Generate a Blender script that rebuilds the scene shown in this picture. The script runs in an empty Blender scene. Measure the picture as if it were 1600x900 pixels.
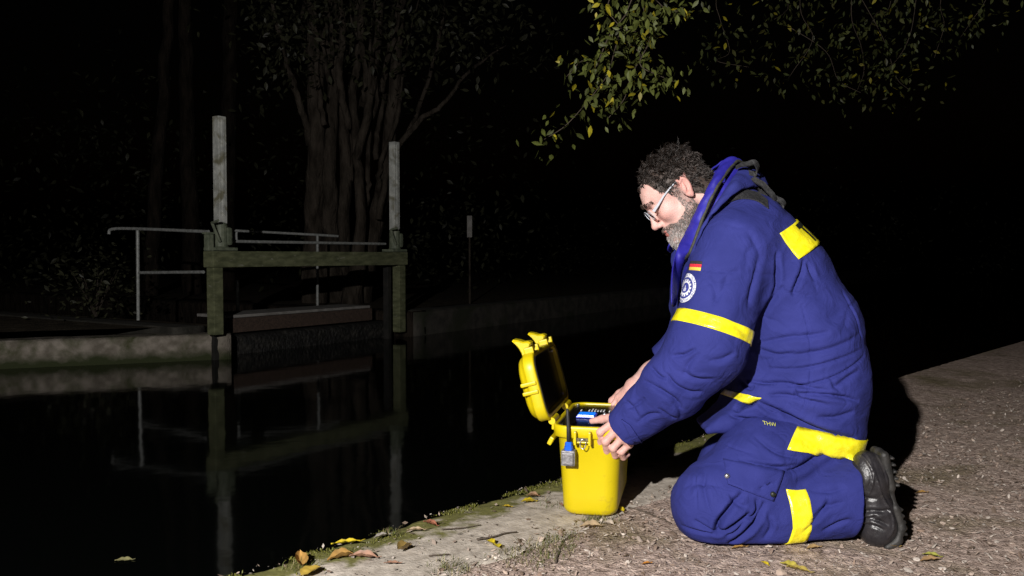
import bpy, bmesh, math, random
import numpy as np
from mathutils import Vector, Matrix
from mathutils.bvhtree import BVHTree

random.seed(7)
rng = np.random.default_rng(7)
scene = bpy.context.scene
COL = scene.collection

# ------------------------------------------------------------------ camera
CAM_H = 0.80
FPX = 1325.0                       # focal length in photo pixels (1600 wide)
PITCH = math.atan(50.0 / FPX)
cam_d = bpy.data.cameras.new("camera")
cam_d.sensor_width = 36.0
cam_d.lens = 36.0 * FPX / 1600.0
cam_d.clip_start = 0.05
cam_d.clip_end = 600
cam = bpy.data.objects.new("camera", cam_d)
COL.objects.link(cam)
cam.location = (0, 0, CAM_H)
cam.rotation_euler = (math.pi / 2 - PITCH, 0, 0)
scene.camera = cam

# ------------------------------------------------------------------ night sky
world = bpy.data.worlds.new("World")
scene.world = world
world.use_nodes = True
wn = world.node_tree
bg = wn.nodes["Background"]
sky = wn.nodes.new("ShaderNodeTexSky")
sky.sky_type = 'NISHITA'
sky.sun_disc = False
sky.sun_elevation = math.radians(-2.0)
sky.sun_rotation = math.radians(200)
wn.links.new(sky.outputs[0], bg.inputs[0])
bg.inputs[1].default_value = 0.002

# ------------------------------------------------------------------ the photographer's flood light, behind and left of the camera
LAMP = Vector((-1.25, -1.45, 1.95))
ld = bpy.data.lights.new("flood_light", 'SPOT')
ld.energy = 1600
ld.color = (1.0, 0.965, 0.93)
ld.shadow_soft_size = 0.035
ld.spot_size = math.radians(118)
ld.spot_blend = 0.45
lo = bpy.data.objects.new("flood_light", ld)
COL.objects.link(lo)
lo.location = LAMP
lo.rotation_euler = (Vector((0.15, 3.6, 0.5)) - LAMP).to_track_quat('-Z', 'Y').to_euler()

scene.view_settings.view_transform = 'Standard'
scene.view_settings.look = 'None'
scene.view_settings.gamma = 1
scene.view_settings.use_curve_mapping = False
scene.view_settings.exposure = 0.0

# ------------------------------------------------------------------ helpers
_cp, _sp = math.cos(PITCH), math.sin(PITCH)
def P(px, py, d):
    """world point seen at photo pixel (px, py) at distance d straight ahead"""
    u = (px - 800.0) / FPX; v = (450.0 - py) / FPX
    r = np.array([u, _cp + v * _sp, -_sp + v * _cp])
    r = r * (d / r[1])
    return r + np.array([0, 0, CAM_H])
def G(px, py, z=0.0):
    """world point on the level z seen at photo pixel (px, py)"""
    u = (px - 800.0) / FPX; v = (450.0 - py) / FPX
    r = np.array([u, _cp + v * _sp, -_sp + v * _cp])
    t = (z - CAM_H) / r[2]
    return r * t + np.array([0, 0, CAM_H])

def tag(o, label=None, cat=None, group=None, kind=None):
    if label: o["label"] = label
    if cat: o["category"] = cat
    if group: o["group"] = group
    if kind: o["kind"] = kind
    return o

def empty(name, loc, rz=0.0):
    o = bpy.data.objects.new(name, None)
    COL.objects.link(o)
    o.empty_display_size = 0.1
    o.location = loc
    o.rotation_euler = (0, 0, rz)
    return o

def mo(name, verts, faces, mats, parent=None, origin=(0, 0, 0), smooth=True, mi=None):
    """one mesh object; verts in the parent's space after origin is taken off"""
    me = bpy.data.meshes.new(name)
    v = np.asarray(verts, dtype=np.float64) - np.asarray(origin, dtype=np.float64)
    if isinstance(faces, np.ndarray): faces = faces.tolist()
    me.from_pydata(v.tolist(), [], faces)
    if not isinstance(mats, (list, tuple)): mats = [mats]
    for m in mats: me.materials.append(m)
    if mi is not None: me.polygons.foreach_set("material_index", list(mi))
    if smooth: me.polygons.foreach_set("use_smooth", [True] * len(me.polygons))
    me.update()
    o = bpy.data.objects.new(name, me)
    COL.objects.link(o)
    if parent is not None: o.parent = parent
    return o

class MB:
    """collects shapes into one mesh"""
    def __init__(s): s.v = []; s.f = []; s.m = []
    def add(s, v, f, m=0):
        n = len(s.v); s.v += [tuple(x) for x in v]; s.f += [tuple(i + n for i in q) for q in f]; s.m += [m] * len(f)
    def box(s, c, size, rot=None, m=0, bev=0.0):
        x, y, z = [a / 2 for a in size]
        if bev <= 0:
            vs = [(sx * x, sy * y, sz * z) for sz in (-1, 1) for sy in (-1, 1) for sx in (-1, 1)]
            fs = [(0, 2, 3, 1), (4, 5, 7, 6), (0, 1, 5, 4), (2, 6, 7, 3), (0, 4, 6, 2), (1, 3, 7, 5)]
        else:
            bm = bmesh.new(); bmesh.ops.create_cube(bm, size=1)
            for w in bm.verts: w.co = (w.co.x * 2 * x, w.co.y * 2 * y, w.co.z * 2 * z)
            bmesh.ops.bevel(bm, geom=bm.edges[:], offset=bev, segments=2, affect='EDGES', profile=0.6)
            bm.verts.index_update()
            vs = [w.co[:] for w in bm.verts]; fs = [[w.index for w in q.verts] for q in bm.faces]; bm.free()
        R = rot if rot is not None else np.eye(3)
        vs = [np.asarray(R) @ np.array(w) + np.array(c) for w in vs]
        s.add(vs, fs, m)
    def tube(s, pts, rad, n=8, m=0, cap=True):
        v, f = tube(pts, rad, n, cap); s.add(v, f, m)
    def build(s, name, mats, parent=None, origin=(0, 0, 0), smooth=False):
        return mo(name, s.v, s.f, mats, parent, origin, smooth, s.m)

def tube(pts, rad, n=8, cap=True):
    pts = [np.array(p, float) for p in pts]
    if not hasattr(rad, '__len__'): rad = [rad] * len(pts)
    v = []; f = []
    up = None
    for i, p in enumerate(pts):
        a = pts[max(i - 1, 0)]; b = pts[min(i + 1, len(pts) - 1)]
        t = b - a; t = t / (np.linalg.norm(t) + 1e-12)
        if up is None:
            up = np.array([0, 0, 1.0]) if abs(t[2]) < 0.9 else np.array([1.0, 0, 0])
        x = np.cross(t, up); x /= np.linalg.norm(x) + 1e-12
        up = np.cross(x, t)
        for k in range(n):
            an = 2 * math.pi * k / n
            v.append(p + rad[i] * (math.cos(an) * x + math.sin(an) * up))
    for i in range(len(pts) - 1):
        for k in range(n):
            k2 = (k + 1) % n
            f.append((i * n + k, i * n + k2, (i + 1) * n + k2, (i + 1) * n + k))
    if cap:
        f.append(tuple(range(n - 1, -1, -1)))
        f.append(tuple((len(pts) - 1) * n + k for k in range(n)))
    return v, f

def spline(pts, n=6):
    """Catmull-Rom through the points"""
    pts = [np.array(p, float) for p in pts]
    q = [2 * pts[0] - pts[1]] + pts + [2 * pts[-1] - pts[-2]]
    out = []
    for i in range(1, len(q) - 2):
        for k in range(n):
            t = k / n
            out.append(0.5 * (2 * q[i] + (q[i + 1] - q[i - 1]) * t + (2 * q[i - 1] - 5 * q[i] + 4 * q[i + 1] - q[i + 2]) * t * t
                              + (3 * q[i] - q[i - 1] - 3 * q[i + 1] + q[i + 2]) * t ** 3))
    out.append(pts[-1])
    return out

def rrect(w, d, r, n=6):
    """rounded rectangle outline, counter-clockwise"""
    o = []
    for cx, cy, a0 in ((w / 2 - r, d / 2 - r, 0), (-w / 2 + r, d / 2 - r, 90), (-w / 2 + r, -d / 2 + r, 180), (w / 2 - r, -d / 2 + r, 270)):
        for k in range(n + 1):
            a = math.radians(a0 + 90 * k / n)
            o.append((cx + r * math.cos(a), cy + r * math.sin(a)))
    return o

def loft(secs, cap0=True, cap1=True, n=6):
    """stack of (z, w, d, r) rounded rectangles"""
    v = []; f = []
    m = 4 * (n + 1)
    for z, w, d, r in secs:
        v += [(x, y, z) for x, y in rrect(w, d, r, n)]
    for i in range(len(secs) - 1):
        for k in range(m):
            k2 = (k + 1) % m
            f.append((i * m + k, i * m + k2, (i + 1) * m + k2, (i + 1) * m + k))
    if cap0: f.append(tuple(range(m - 1, -1, -1)))
    if cap1: f.append(tuple((len(secs) - 1) * m + k for k in range(m)))
    return v, f

def vnoise(p, seed=0, oct=4):
    """cheap smooth pseudo noise in about -1..1 from warped sines"""
    p = np.asarray(p, float); r = np.random.default_rng(seed)
    s = np.zeros(len(p)); a = 1.0; tot = 0
    q = p.copy()
    for o in range(oct):
        for j in range(3):
            k = r.normal(size=3); k /= np.linalg.norm(k)
            ph = r.uniform(0, 6.28)
            s += a * np.sin(q @ k * (1.9 ** o) * 2 + ph + 0.9 * np.sin(q @ r.normal(size=3) * (1.9 ** o)))
            tot += a
        a *= 0.55
    return s / tot * 1.6

# ------------------------------------------------------------------ materials
def mat(name, c1, c2=None, scale=20.0, rough=0.7, bump=0.0, bscale=80.0, metal=0.0, spec=0.5, detail=6.0, c3=None, c3scale=3.0,
        c3lo=0.5, c3hi=0.65, rvar=0.0, stretch=None, bdist=0.01, emit=None, estr=0.0, sheen=0.0, sss=0.0, trans=0.0, alpha=1.0, coat=0.0, attr=None, lo=0.35, hi=0.65, bump2=None):
    m = bpy.data.materials.new(name); m.use_nodes = True
    nt = m.node_tree; b = nt.nodes["Principled BSDF"]
    L = nt.links.new
    tc = nt.nodes.new("ShaderNodeTexCoord"); vec = tc.outputs["Object"]
    if stretch:
        mp = nt.nodes.new("ShaderNodeMapping"); mp.inputs["Scale"].default_value = stretch
        L(vec, mp.inputs[0]); vec = mp.outputs[0]
    def noise(sc, det=detail, dis=0.0):
        n = nt.nodes.new("ShaderNodeTexNoise"); n.inputs["Scale"].default_value = sc; n.inputs["Detail"].default_value = det
        n.inputs["Distortion"].default_value = dis; L(vec, n.inputs["Vector"]); return n.outputs["Fac"]
    def rgba(c): return (c[0], c[1], c[2], 1)
    col = None
    if attr:
        at = nt.nodes.new("ShaderNodeAttribute"); at.attribute_name = attr; col = at.outputs["Color"]
        if c2:
            mx = nt.nodes.new("ShaderNodeMix"); mx.data_type = 'RGBA'; mx.blend_type = 'MULTIPLY'; mx.inputs[0].default_value = 1
            rp = nt.nodes.new("ShaderNodeValToRGB"); rp.color_ramp.elements[0].color = rgba(c1); rp.color_ramp.elements[1].color = rgba(c2)
            rp.color_ramp.elements[0].position = lo; rp.color_ramp.elements[1].position = hi
            L(noise(scale), rp.inputs[0]); L(col, mx.inputs[6]); L(rp.outputs[0], mx.inputs[7]); col = mx.outputs[2]
    elif c2:
        rp = nt.nodes.new("ShaderNodeValToRGB")
        rp.color_ramp.elements[0].color = rgba(c1); rp.color_ramp.elements[1].color = rgba(c2)
        rp.color_ramp.elements[0].position = lo; rp.color_ramp.elements[1].position = hi
        L(noise(scale), rp.inputs[0]); col = rp.outputs[0]
    if c3 and col is not None:
        mx = nt.nodes.new("ShaderNodeMix"); mx.data_type = 'RGBA'
        r2 = nt.nodes.new("ShaderNodeValToRGB"); r2.color_ramp.elements[0].position = c3lo; r2.color_ramp.elements[1].position = c3hi
        L(noise(c3scale, 8.0, 0.6), r2.inputs[0]); L(r2.outputs[0], mx.inputs[0]); L(col, mx.inputs[6]); mx.inputs[7].default_value = rgba(c3)
        col = mx.outputs[2]
    if col is not None: L(col, b.inputs["Base Color"])
    else: b.inputs["Base Color"].default_value = rgba(c1)
    b.inputs["Roughness"].default_value = rough
    if rvar > 0:
        mr = nt.nodes.new("ShaderNodeMapRange"); mr.inputs[3].default_value = max(rough - rvar, 0.02); mr.inputs[4].default_value = min(rough + rvar, 1)
        L(noise(scale * 0.7), mr.inputs[0]); L(mr.outputs[0], b.inputs["Roughness"])
    b.inputs["Metallic"].default_value = metal
    b.inputs["Specular IOR Level"].default_value = spec
    b.inputs["Sheen Weight"].default_value = sheen
    b.inputs["Sheen Roughness"].default_value = 0.4
    b.inputs["Coat Weight"].default_value = coat
    b.inputs["Coat Roughness"].default_value = 0.15
    if sss > 0:
        b.inputs["Subsurface Weight"].default_value = sss; b.inputs["Subsurface Radius"].default_value = (0.6, 0.25, 0.15)
        b.inputs["Subsurface Scale"].default_value = 0.006
    b.inputs["Transmission Weight"].default_value = trans
    b.inputs["Alpha"].default_value = alpha
    if emit: b.inputs["Emission Color"].default_value = rgba(emit); b.inputs["Emission Strength"].default_value = estr
    if bump > 0:
        bp = nt.nodes.new("ShaderNodeBump"); bp.inputs["Strength"].default_value = bump; bp.inputs["Distance"].default_value = bdist
        L(noise(bscale, 8.0), bp.inputs["Height"]); last = bp
        if bump2:
            b2 = nt.nodes.new("ShaderNodeBump"); b2.inputs["Strength"].default_value = bump2[0]; b2.inputs["Distance"].default_value = bump2[2]
            L(noise(bump2[1], 3.0, bump2[3]), b2.inputs["Height"]); L(b2.outputs[0], bp.inputs["Normal"])
        L(bp.outputs[0], b.inputs["Normal"])
    return m

M = {}
M['cloth'] = mat('navy_cloth', (0.0195, 0.0245, 0.143), (0.026, 0.0315, 0.176), 9, 0.85, 0.35, 420, spec=0.2, bdist=0.002, bump2=(0.55, 16, 0.010, 1.6))
M['liner'] = mat('bright_blue_liner', (0.016, 0.013, 0.22), (0.022, 0.019, 0.29), 30, 0.6, 0.25, 60, spec=0.4, bdist=0.006)
M['dark_trim'] = mat('dark_trim', (0.02, 0.02, 0.015), (0.045, 0.045, 0.03), 90, 0.7, 0.4, 300, bdist=0.002)
M['strap'] = mat('black_webbing', (0.012, 0.012, 0.013), (0.03, 0.03, 0.032), 150, 0.6, 0.6, 500, bdist=0.002)
M['reflect'] = mat('yellow_reflective', (0.86, 0.74, 0.010), (0.97, 0.87, 0.03), 60, 0.28, 0.45, 38, spec=0.6, bdist=0.008, coat=0.35, c3=(0.62, 0.54, 0.03), c3scale=22, c3lo=0.60, c3hi=0.80, bump2=(0.25, 600, 0.001, 0))
M['reflect_edge'] = mat('yellow_piping', (0.6, 0.62, 0.1), (0.7, 0.7, 0.15), 40, 0.5)
M['ink'] = mat('black_print', (0.01, 0.014, 0.008), (0.02, 0.022, 0.015), 60, 0.5)
M['flag_black'] = mat('flag_black', (0.02, 0.02, 0.02), (0.03, 0.03, 0.03), 200, 0.8)
M['flag_red'] = mat('flag_red', (0.62, 0.02, 0.04), (0.7, 0.03, 0.05), 200, 0.8)
M['flag_gold'] = mat('flag_gold', (0.7, 0.5, 0.06), (0.78, 0.58, 0.09), 200, 0.8)
M['white_print'] = mat('white_print', (0.72, 0.74, 0.78), (0.82, 0.83, 0.86), 120, 0.7)
M['blue_print'] = mat('blue_print', (0.03, 0.04, 0.23), (0.04, 0.05, 0.27), 120, 0.8)
M['skin'] = mat('skin', (0.92, 0.90, 0.88), (1.0, 1.0, 1.0), 45, 0.52, 0.55, 240, spec=0.35, sss=0.08, bdist=0.002, attr='tone')
M['hair'] = mat('hair', (0.8, 0.8, 0.8), (1, 1, 1), 90, 0.45, attr='tone', spec=0.35)
M['eye'] = mat('eye_white', (0.7, 0.68, 0.65), (0.75, 0.72, 0.7), 30, 0.15)
M['frame'] = mat('pale_plastic', (0.40, 0.42, 0.47), (0.46, 0.48, 0.53), 60, 0.4, spec=0.4)
M['lens'] = mat('lens_glass', (0.95, 0.95, 0.95), rough=0.02, trans=1.0, spec=0.5)
M['leather'] = mat('black_leather', (0.012, 0.011, 0.013), (0.026, 0.024, 0.027), 30, 0.36, 0.3, 150, spec=0.5, rvar=0.12, bdist=0.003, c3=(0.075, 0.068, 0.062), c3scale=14, c3lo=0.60, c3hi=0.80)
M['rubber'] = mat('boot_rubber', (0.010, 0.010, 0.010), (0.03, 0.028, 0.026), 25, 0.6, 0.4, 120, bdist=0.003)
M['case'] = mat('yellow_plastic', (0.57, 0.44, 0.002), (0.62, 0.49, 0.005), 6, 0.38, 0.14, 420, spec=0.5, bdist=0.0015, c3=(0.40, 0.29, 0.03), c3scale=30, c3lo=0.64, c3hi=0.82, rvar=0.08)
M['black_panel'] = mat('black_panel', (0.004, 0.004, 0.0045), (0.008, 0.008, 0.009), 60, 0.22, spec=0.5)
M['seal'] = mat('rubber_seal', (0.012, 0.012, 0.012), (0.02, 0.02, 0.02), 90, 0.6)
M['screen'] = mat('lit_screen', (0.02, 0.15, 0.6), rough=0.2, emit=(0.006, 0.20, 0.95), estr=0.85)
M['screen_edge'] = mat('screen_edge', (0.005, 0.02, 0.25), (0.01, 0.04, 0.35), 60, 0.3, emit=(0.002, 0.02, 0.5), estr=0.35)
M['steel'] = mat('steel', (0.5, 0.5, 0.52), (0.65, 0.65, 0.67), 80, 0.28, metal=0.9)
M['gland_blue'] = mat('blue_plastic', (0.01, 0.10, 0.62), (0.015, 0.13, 0.7), 60, 0.4)
M['grey_block'] = mat('grey_cast_metal', (0.15, 0.145, 0.15), (0.26, 0.25, 0.26), 110, 0.5, 0.5, 220, bdist=0.003, metal=0.3)
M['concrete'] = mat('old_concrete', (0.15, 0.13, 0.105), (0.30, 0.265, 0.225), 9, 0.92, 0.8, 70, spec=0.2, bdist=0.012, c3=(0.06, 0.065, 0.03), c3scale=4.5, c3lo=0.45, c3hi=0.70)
M['painted_steel'] = mat('weathered_pale_paint', (0.36, 0.37, 0.35), (0.56, 0.57, 0.53), 12, 0.6, 0.4, 60, bdist=0.004, c3=(0.2, 0.19, 0.13), c3scale=6)
M['green_wood'] = mat('algae_covered_timber', (0.07, 0.078, 0.036), (0.155, 0.165, 0.085), 7, 0.85, 0.7, 40, stretch=(1, 1, 3), bdist=0.01, c3=(0.26, 0.26, 0.2), c3scale=11, c3lo=0.62, c3hi=0.75)
M['cast_green'] = mat('dull_green_cast_iron', (0.10, 0.12, 0.08), (0.18, 0.2, 0.14), 20, 0.6, 0.4, 80, bdist=0.004)
M['galv'] = mat('galvanised_pipe', (0.22, 0.23, 0.22), (0.36, 0.37, 0.36), 25, 0.55, 0.3, 80, metal=0.15, bdist=0.002)
M['brown_timber'] = mat('brown_timber', (0.035, 0.022, 0.016), (0.08, 0.05, 0.036), 8, 0.85, 0.6, 40, stretch=(1, 6, 6), bdist=0.01)
M['grey_timber'] = mat('grey_timber', (0.16, 0.15, 0.14), (0.26, 0.25, 0.235), 9, 0.85, 0.5, 40, bdist=0.01)
M['bark'] = mat('bark', (0.022, 0.0175, 0.0135), (0.070, 0.057, 0.045), 9, 0.95, 1.0, 22, stretch=(1, 1, 0.3), bdist=0.05, spec=0.15)
M['dark_bark'] = mat('dark_bark', (0.010, 0.008, 0.006), (0.03, 0.023, 0.018), 9, 0.95, 1.0, 22, stretch=(1, 1, 0.3), bdist=0.05, spec=0.1)
M['leaf'] = mat('leaves', (0.7, 0.7, 0.7), (1, 1, 1), 30, 0.5, attr='tone', spec=0.35)
M['twig'] = mat('twig', (0.05, 0.038, 0.028), (0.10, 0.075, 0.055), 60, 0.9)
# ================================================================== setting
E0 = G(352, 900)[:2]                       # near bank edge, runs off to the right and back
E1 = G(877, 746)[:2]
ED = (E1 - E0) / np.linalg.norm(E1 - E0)
ER = np.array([ED[1], -ED[0]])             # to the right, away from the water
def bank(s, t, z=0.0):
    q = E0 + ED * s + ER * t
    return (q[0], q[1], z)
WATER = -0.35

def gridmesh(us, vs, fn):
    nu, nv = len(us), len(vs)
    U, V = np.meshgrid(us, vs, indexing='ij')
    X, Y, Z = fn(U.ravel(), V.ravel())
    v = np.stack([X, Y, Z], 1)
    i = np.arange(nu - 1)[:, None] * nv + np.arange(nv - 1)[None, :]
    f = np.stack([i, i + nv, i + nv + 1, i + 1], -1).reshape(-1, 4)
    return v, f

def axis(segs):
    out = [segs[0][0]]
    for a, b, n in segs:
        out += list(np.linspace(a, b, n + 1)[1:])
    return np.array(out)

def ground_height(x, y, t, s):
    p = np.stack([x, y, np.zeros_like(x)], 1)
    near = np.exp(-np.maximum(np.hypot(x, y) - 6, 0) / 4)
    fine = near * (0.0035 * vnoise(p * 28, 3, 4) + 0.002 * vnoise(p * 70, 5, 3))
    big = 0.012 * vnoise(p * 1.6, 9, 3)
    edge = np.clip((t - 0.33 - 0.02 * vnoise(p * 9, 4, 2)) / 0.10, 0, 1)
    over = np.clip((s - 2.75 - 0.5 * vnoise(p * 3, 8, 2)) / 0.7, 0, 1); over = over * over * (3 - 2 * over)   # soil creeps over the coping further along
    edge = np.maximum(edge, over); fine = fine + 0.016 * over * np.clip((0.6 - t) / 0.3, 0, 1)
    return -0.022 + 0.024 * edge * (0.6 + 0.4 * edge) + fine + big * np.clip((t - 0.4) / 1.0, 0, 1) * 0.7

us = axis([(-25, -1.2, 30), (-1.2, 0.0, 30), (0.0, 3.2, 300), (3.2, 6.5, 150), (6.5, 60, 70)])
vs = axis([(0.025, 0.32, 24), (0.32, 2.6, 200), (2.6, 4.5, 80), (4.5, 60, 50)])
def gfn(s, t):
    x = E0[0] + ED[0] * s + ER[0] * t; y = E0[1] + ED[1] * s + ER[1] * t
    return x, y, ground_height(x, y, t, s)
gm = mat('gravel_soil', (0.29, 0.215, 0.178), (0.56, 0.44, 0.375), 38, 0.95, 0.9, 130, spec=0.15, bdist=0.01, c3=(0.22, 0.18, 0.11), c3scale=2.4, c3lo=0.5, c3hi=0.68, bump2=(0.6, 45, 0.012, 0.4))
v, f = gridmesh(us, vs, gfn)
tag(mo('ground', v, f, gm), kind='structure')

# --- coping along the near bank: a worn concrete wall head, mossy towards the water
cm = bpy.data.materials.new('mossy_coping'); cm.use_nodes = True
nt = cm.node_tree; b = nt.nodes["Principled BSDF"]; L = nt.links.new
tc = nt.nodes.new("ShaderNodeTexCoord")
at = nt.nodes.new("ShaderNodeAttribute"); at.attribute_name = 'moss'
def nz(sc, det=8):
    n = nt.nodes.new("ShaderNodeTexNoise"); n.inputs["Scale"].default_value = sc; n.inputs["Detail"].default_value = det
    L(tc.outputs["Object"], n.inputs["Vector"]); return n
r1 = nt.nodes.new("ShaderNodeValToRGB"); L(nz(30).outputs["Fac"], r1.inputs[0])
r1.color_ramp.elements[0].color = (0.34, 0.295, 0.245, 1); r1.color_ramp.elements[1].color = (0.56, 0.50, 0.43, 1)
r1.color_ramp.elements[0].position = 0.3; r1.color_ramp.elements[1].position = 0.7
r2 = nt.nodes.new("ShaderNodeValToRGB"); L(nz(60).outputs["Fac"], r2.inputs[0])
r2.color_ramp.elements[0].color = (0.09, 0.085, 0.03, 1); r2.color_ramp.elements[1].color = (0.21, 0.205, 0.065, 1)
add = nt.nodes.new("ShaderNodeMath"); add.operation = 'ADD'
mul = nt.nodes.new("ShaderNodeMath"); mul.operation = 'MULTIPLY_ADD'; mul.inputs[1].default_value = 1.6; mul.inputs[2].default_value = -0.8
L(nz(11).outputs["Fac"], mul.inputs[0]); L(mul.outputs[0], add.inputs[0]); L(at.outputs["Fac"], add.inputs[1])
rm = nt.nodes.new("ShaderNodeValToRGB"); L(add.outputs[0], rm.inputs[0]); rm.color_ramp.elements[0].position = 0.36; rm.color_ramp.elements[1].position = 0.60
mx = nt.nodes.new("ShaderNodeMix"); mx.data_type = 'RGBA'
L(rm.outputs[0], mx.inputs[0]); L(r1.outputs[0], mx.inputs[6]); L(r2.outputs[0], mx.inputs[7]); L(mx.outputs[2], b.inputs["Base Color"])
b.inputs["Roughness"].default_value = 0.95; b.inputs["Specular IOR Level"].default_value = 0.15
bp = nt.nodes.new("ShaderNodeBump"); bp.inputs["Strength"].default_value = 0.5; bp.inputs["Distance"].default_value = 0.006
L(nz(110).outputs["Fac"], bp.inputs["Height"]); L(bp.outputs[0], b.inputs["Normal"])

us = axis([(-25, -0.6, 25), (-0.6, 3.0, 330), (3.0, 7, 90), (7, 50, 40)])
prof = [(0.42, -0.03), (0.42, 0.0)] + [(t, 0.0) for t in np.linspace(0.40, 0.02, 46)] + [(0.006, -0.004), (0.0, -0.014), (-0.002, -0.04), (-0.002, -0.1), (0.0, -0.2), (0.0, -0.36), (0.0, -0.8)]
pt = np.array(prof)
def cfn(s, k):
    k = k.astype(int); t = pt[k, 0].copy(); z = pt[k, 1].copy()
    x = E0[0] + ED[0] * s + ER[0] * t; y = E0[1] + ED[1] * s + ER[1] * t
    p = np.stack([x, y, z], 1); ps = np.stack([s, np.zeros_like(s), np.zeros_like(s)], 1)
    wob = 0.016 * vnoise(ps * 4.0, 21, 3) + 0.009 * vnoise(ps * 15, 22, 3)
    ed = np.exp(-np.maximum(t, 0) / 0.10)
    t2 = t + wob * ed
    x = E0[0] + ED[0] * s + ER[0] * t2; y = E0[1] + ED[1] * s + ER[1] * t2
    top = (k > 0) & (k < 50)
    z = z + np.where(k > 0, 0.003 * vnoise(p * 7, 31, 3) + 0.0016 * vnoise(p * 40, 32, 3) + ed * (0.006 * vnoise(p * 18, 33, 3) - 0.004), 0)
    return x, y, z
v, f = gridmesh(us, np.arange(len(prof)), cfn)
cop = mo('canal_coping', v, f, cm)
tt = np.tile(pt[:, 0], len(us)); 
mossv = np.clip(1.0 - tt / 0.24, 0, 1) * 0.95
mossv = np.clip(mossv + 0.25 * np.clip((np.repeat(us, len(prof)) - 2.6) / 0.9, 0, 1), 0, 1.1)
a_ = cop.data.attributes.new('moss', 'FLOAT', 'POINT'); a_.data.foreach_set('value', mossv.astype(np.float32))
tag(cop, "worn pale concrete coping with mossy waterside edge under the yellow case", "coping")

# --- water
wm = bpy.data.materials.new('black_water'); wm.use_nodes = True
nt = wm.node_tree; b = nt.nodes["Principled BSDF"]
b.inputs["Base Color"].default_value = (0.0016, 0.002, 0.0018, 1); b.inputs["Roughness"].default_value = 0.06; b.inputs["IOR"].default_value = 1.33
tc = nt.nodes.new("ShaderNodeTexCoord"); n = nt.nodes.new("ShaderNodeTexNoise"); n.inputs["Scale"].default_value = 3.0; n.inputs["Detail"].default_value = 3
nt.links.new(tc.outputs["Object"], n.inputs["Vector"])
bp = nt.nodes.new("ShaderNodeBump"); bp.inputs["Strength"].default_value = 0.05; bp.inputs["Distance"].default_value = 0.03
nt.links.new(n.outputs["Fac"], bp.inputs["Height"]); nt.links.new(bp.outputs[0], b.inputs["Normal"])
wv = [bank(-40, 0.05, WATER), bank(90, 0.05, WATER), bank(90, -60, WATER), bank(-40, -60, WATER)]
tag(mo('water', wv, [(0, 1, 2, 3)], wm, smooth=False), kind='structure')
tag(mo('canal_bed', [(-120, -60, -0.9), (160, -60, -0.9), (160, 200, -0.9), (-120, 200, -0.9)], [(0, 1, 2, 3)],
       mat('mud', (0.03, 0.025, 0.018), (0.05, 0.042, 0.03), 3, 0.95), smooth=False), kind='structure')

# --- the far bank: soil either side of the sluice channel
WL = np.array([-3.13, 9.42])               # corner of the left wall at the sluice
WD = np.array([-1.40, -0.56]); WD /= np.linalg.norm(WD)
WR = np.array([-1.46, 11.98])              # right corner of the sluice
RD = np.array([4.30, 7.15]); RD /= np.linalg.norm(RD)
SD = (WR - WL) / np.linalg.norm(WR - WL)   # along the sluice
SB = np.array([-SD[1], SD[0]])             # back, into the channel
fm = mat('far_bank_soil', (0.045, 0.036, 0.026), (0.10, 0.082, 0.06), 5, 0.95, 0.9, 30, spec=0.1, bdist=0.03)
def bankpoly(name, pts, z):
    return tag(mo(name, [(p[0], p[1], z) for p in pts], [tuple(range(len(pts)))], fm, smooth=False), kind='structure')
cL = WL + SB * 14; cR = WR + SB * 14
i1 = WL + WD * 0.35
WO = np.array([WD[1], -WD[0]]) * 0.40
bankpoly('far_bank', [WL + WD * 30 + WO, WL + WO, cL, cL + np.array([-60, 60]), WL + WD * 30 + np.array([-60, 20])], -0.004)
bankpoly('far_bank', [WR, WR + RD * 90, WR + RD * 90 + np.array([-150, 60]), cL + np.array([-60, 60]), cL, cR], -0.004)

def stained():
    """old concrete with a ragged algae stain above the waterline"""
    m = M['concrete'].copy(); m.name = 'stained_concrete'; t = m.node_tree; b_ = t.nodes["Principled BSDF"]; Lk = t.links.new
    src = b_.inputs["Base Color"].links[0].from_socket
    tc_ = t.nodes.new("ShaderNodeTexCoord"); sx = t.nodes.new("ShaderNodeSeparateXYZ"); Lk(tc_.outputs["Object"], sx.inputs[0])
    n_ = t.nodes.new("ShaderNodeTexNoise"); n_.inputs["Scale"].default_value = 6; n_.inputs["Detail"].default_value = 6; Lk(tc_.outputs["Object"], n_.inputs["Vector"])
    ma = t.nodes.new("ShaderNodeMath"); ma.operation = 'MULTIPLY_ADD'; ma.inputs[1].default_value = 0.22; Lk(n_.outputs["Fac"], ma.inputs[0]); Lk(sx.outputs["Z"], ma.inputs[2])
    rp = t.nodes.new("ShaderNodeMapRange"); rp.inputs[1].default_value = -0.20; rp.inputs[2].default_value = -0.09; rp.inputs[3].default_value = 1; rp.inputs[4].default_value = 0; Lk(ma.outputs[0], rp.inputs[0])
    mx_ = t.nodes.new("ShaderNodeMix"); mx_.data_type = 'RGBA'; Lk(rp.outputs[0], mx_.inputs[0]); Lk(src, mx_.inputs[6]); mx_.inputs[7].default_value = (0.035, 0.042, 0.018, 1)
    Lk(mx_.outputs[2], b_.inputs["Base Color"]); return m

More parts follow.
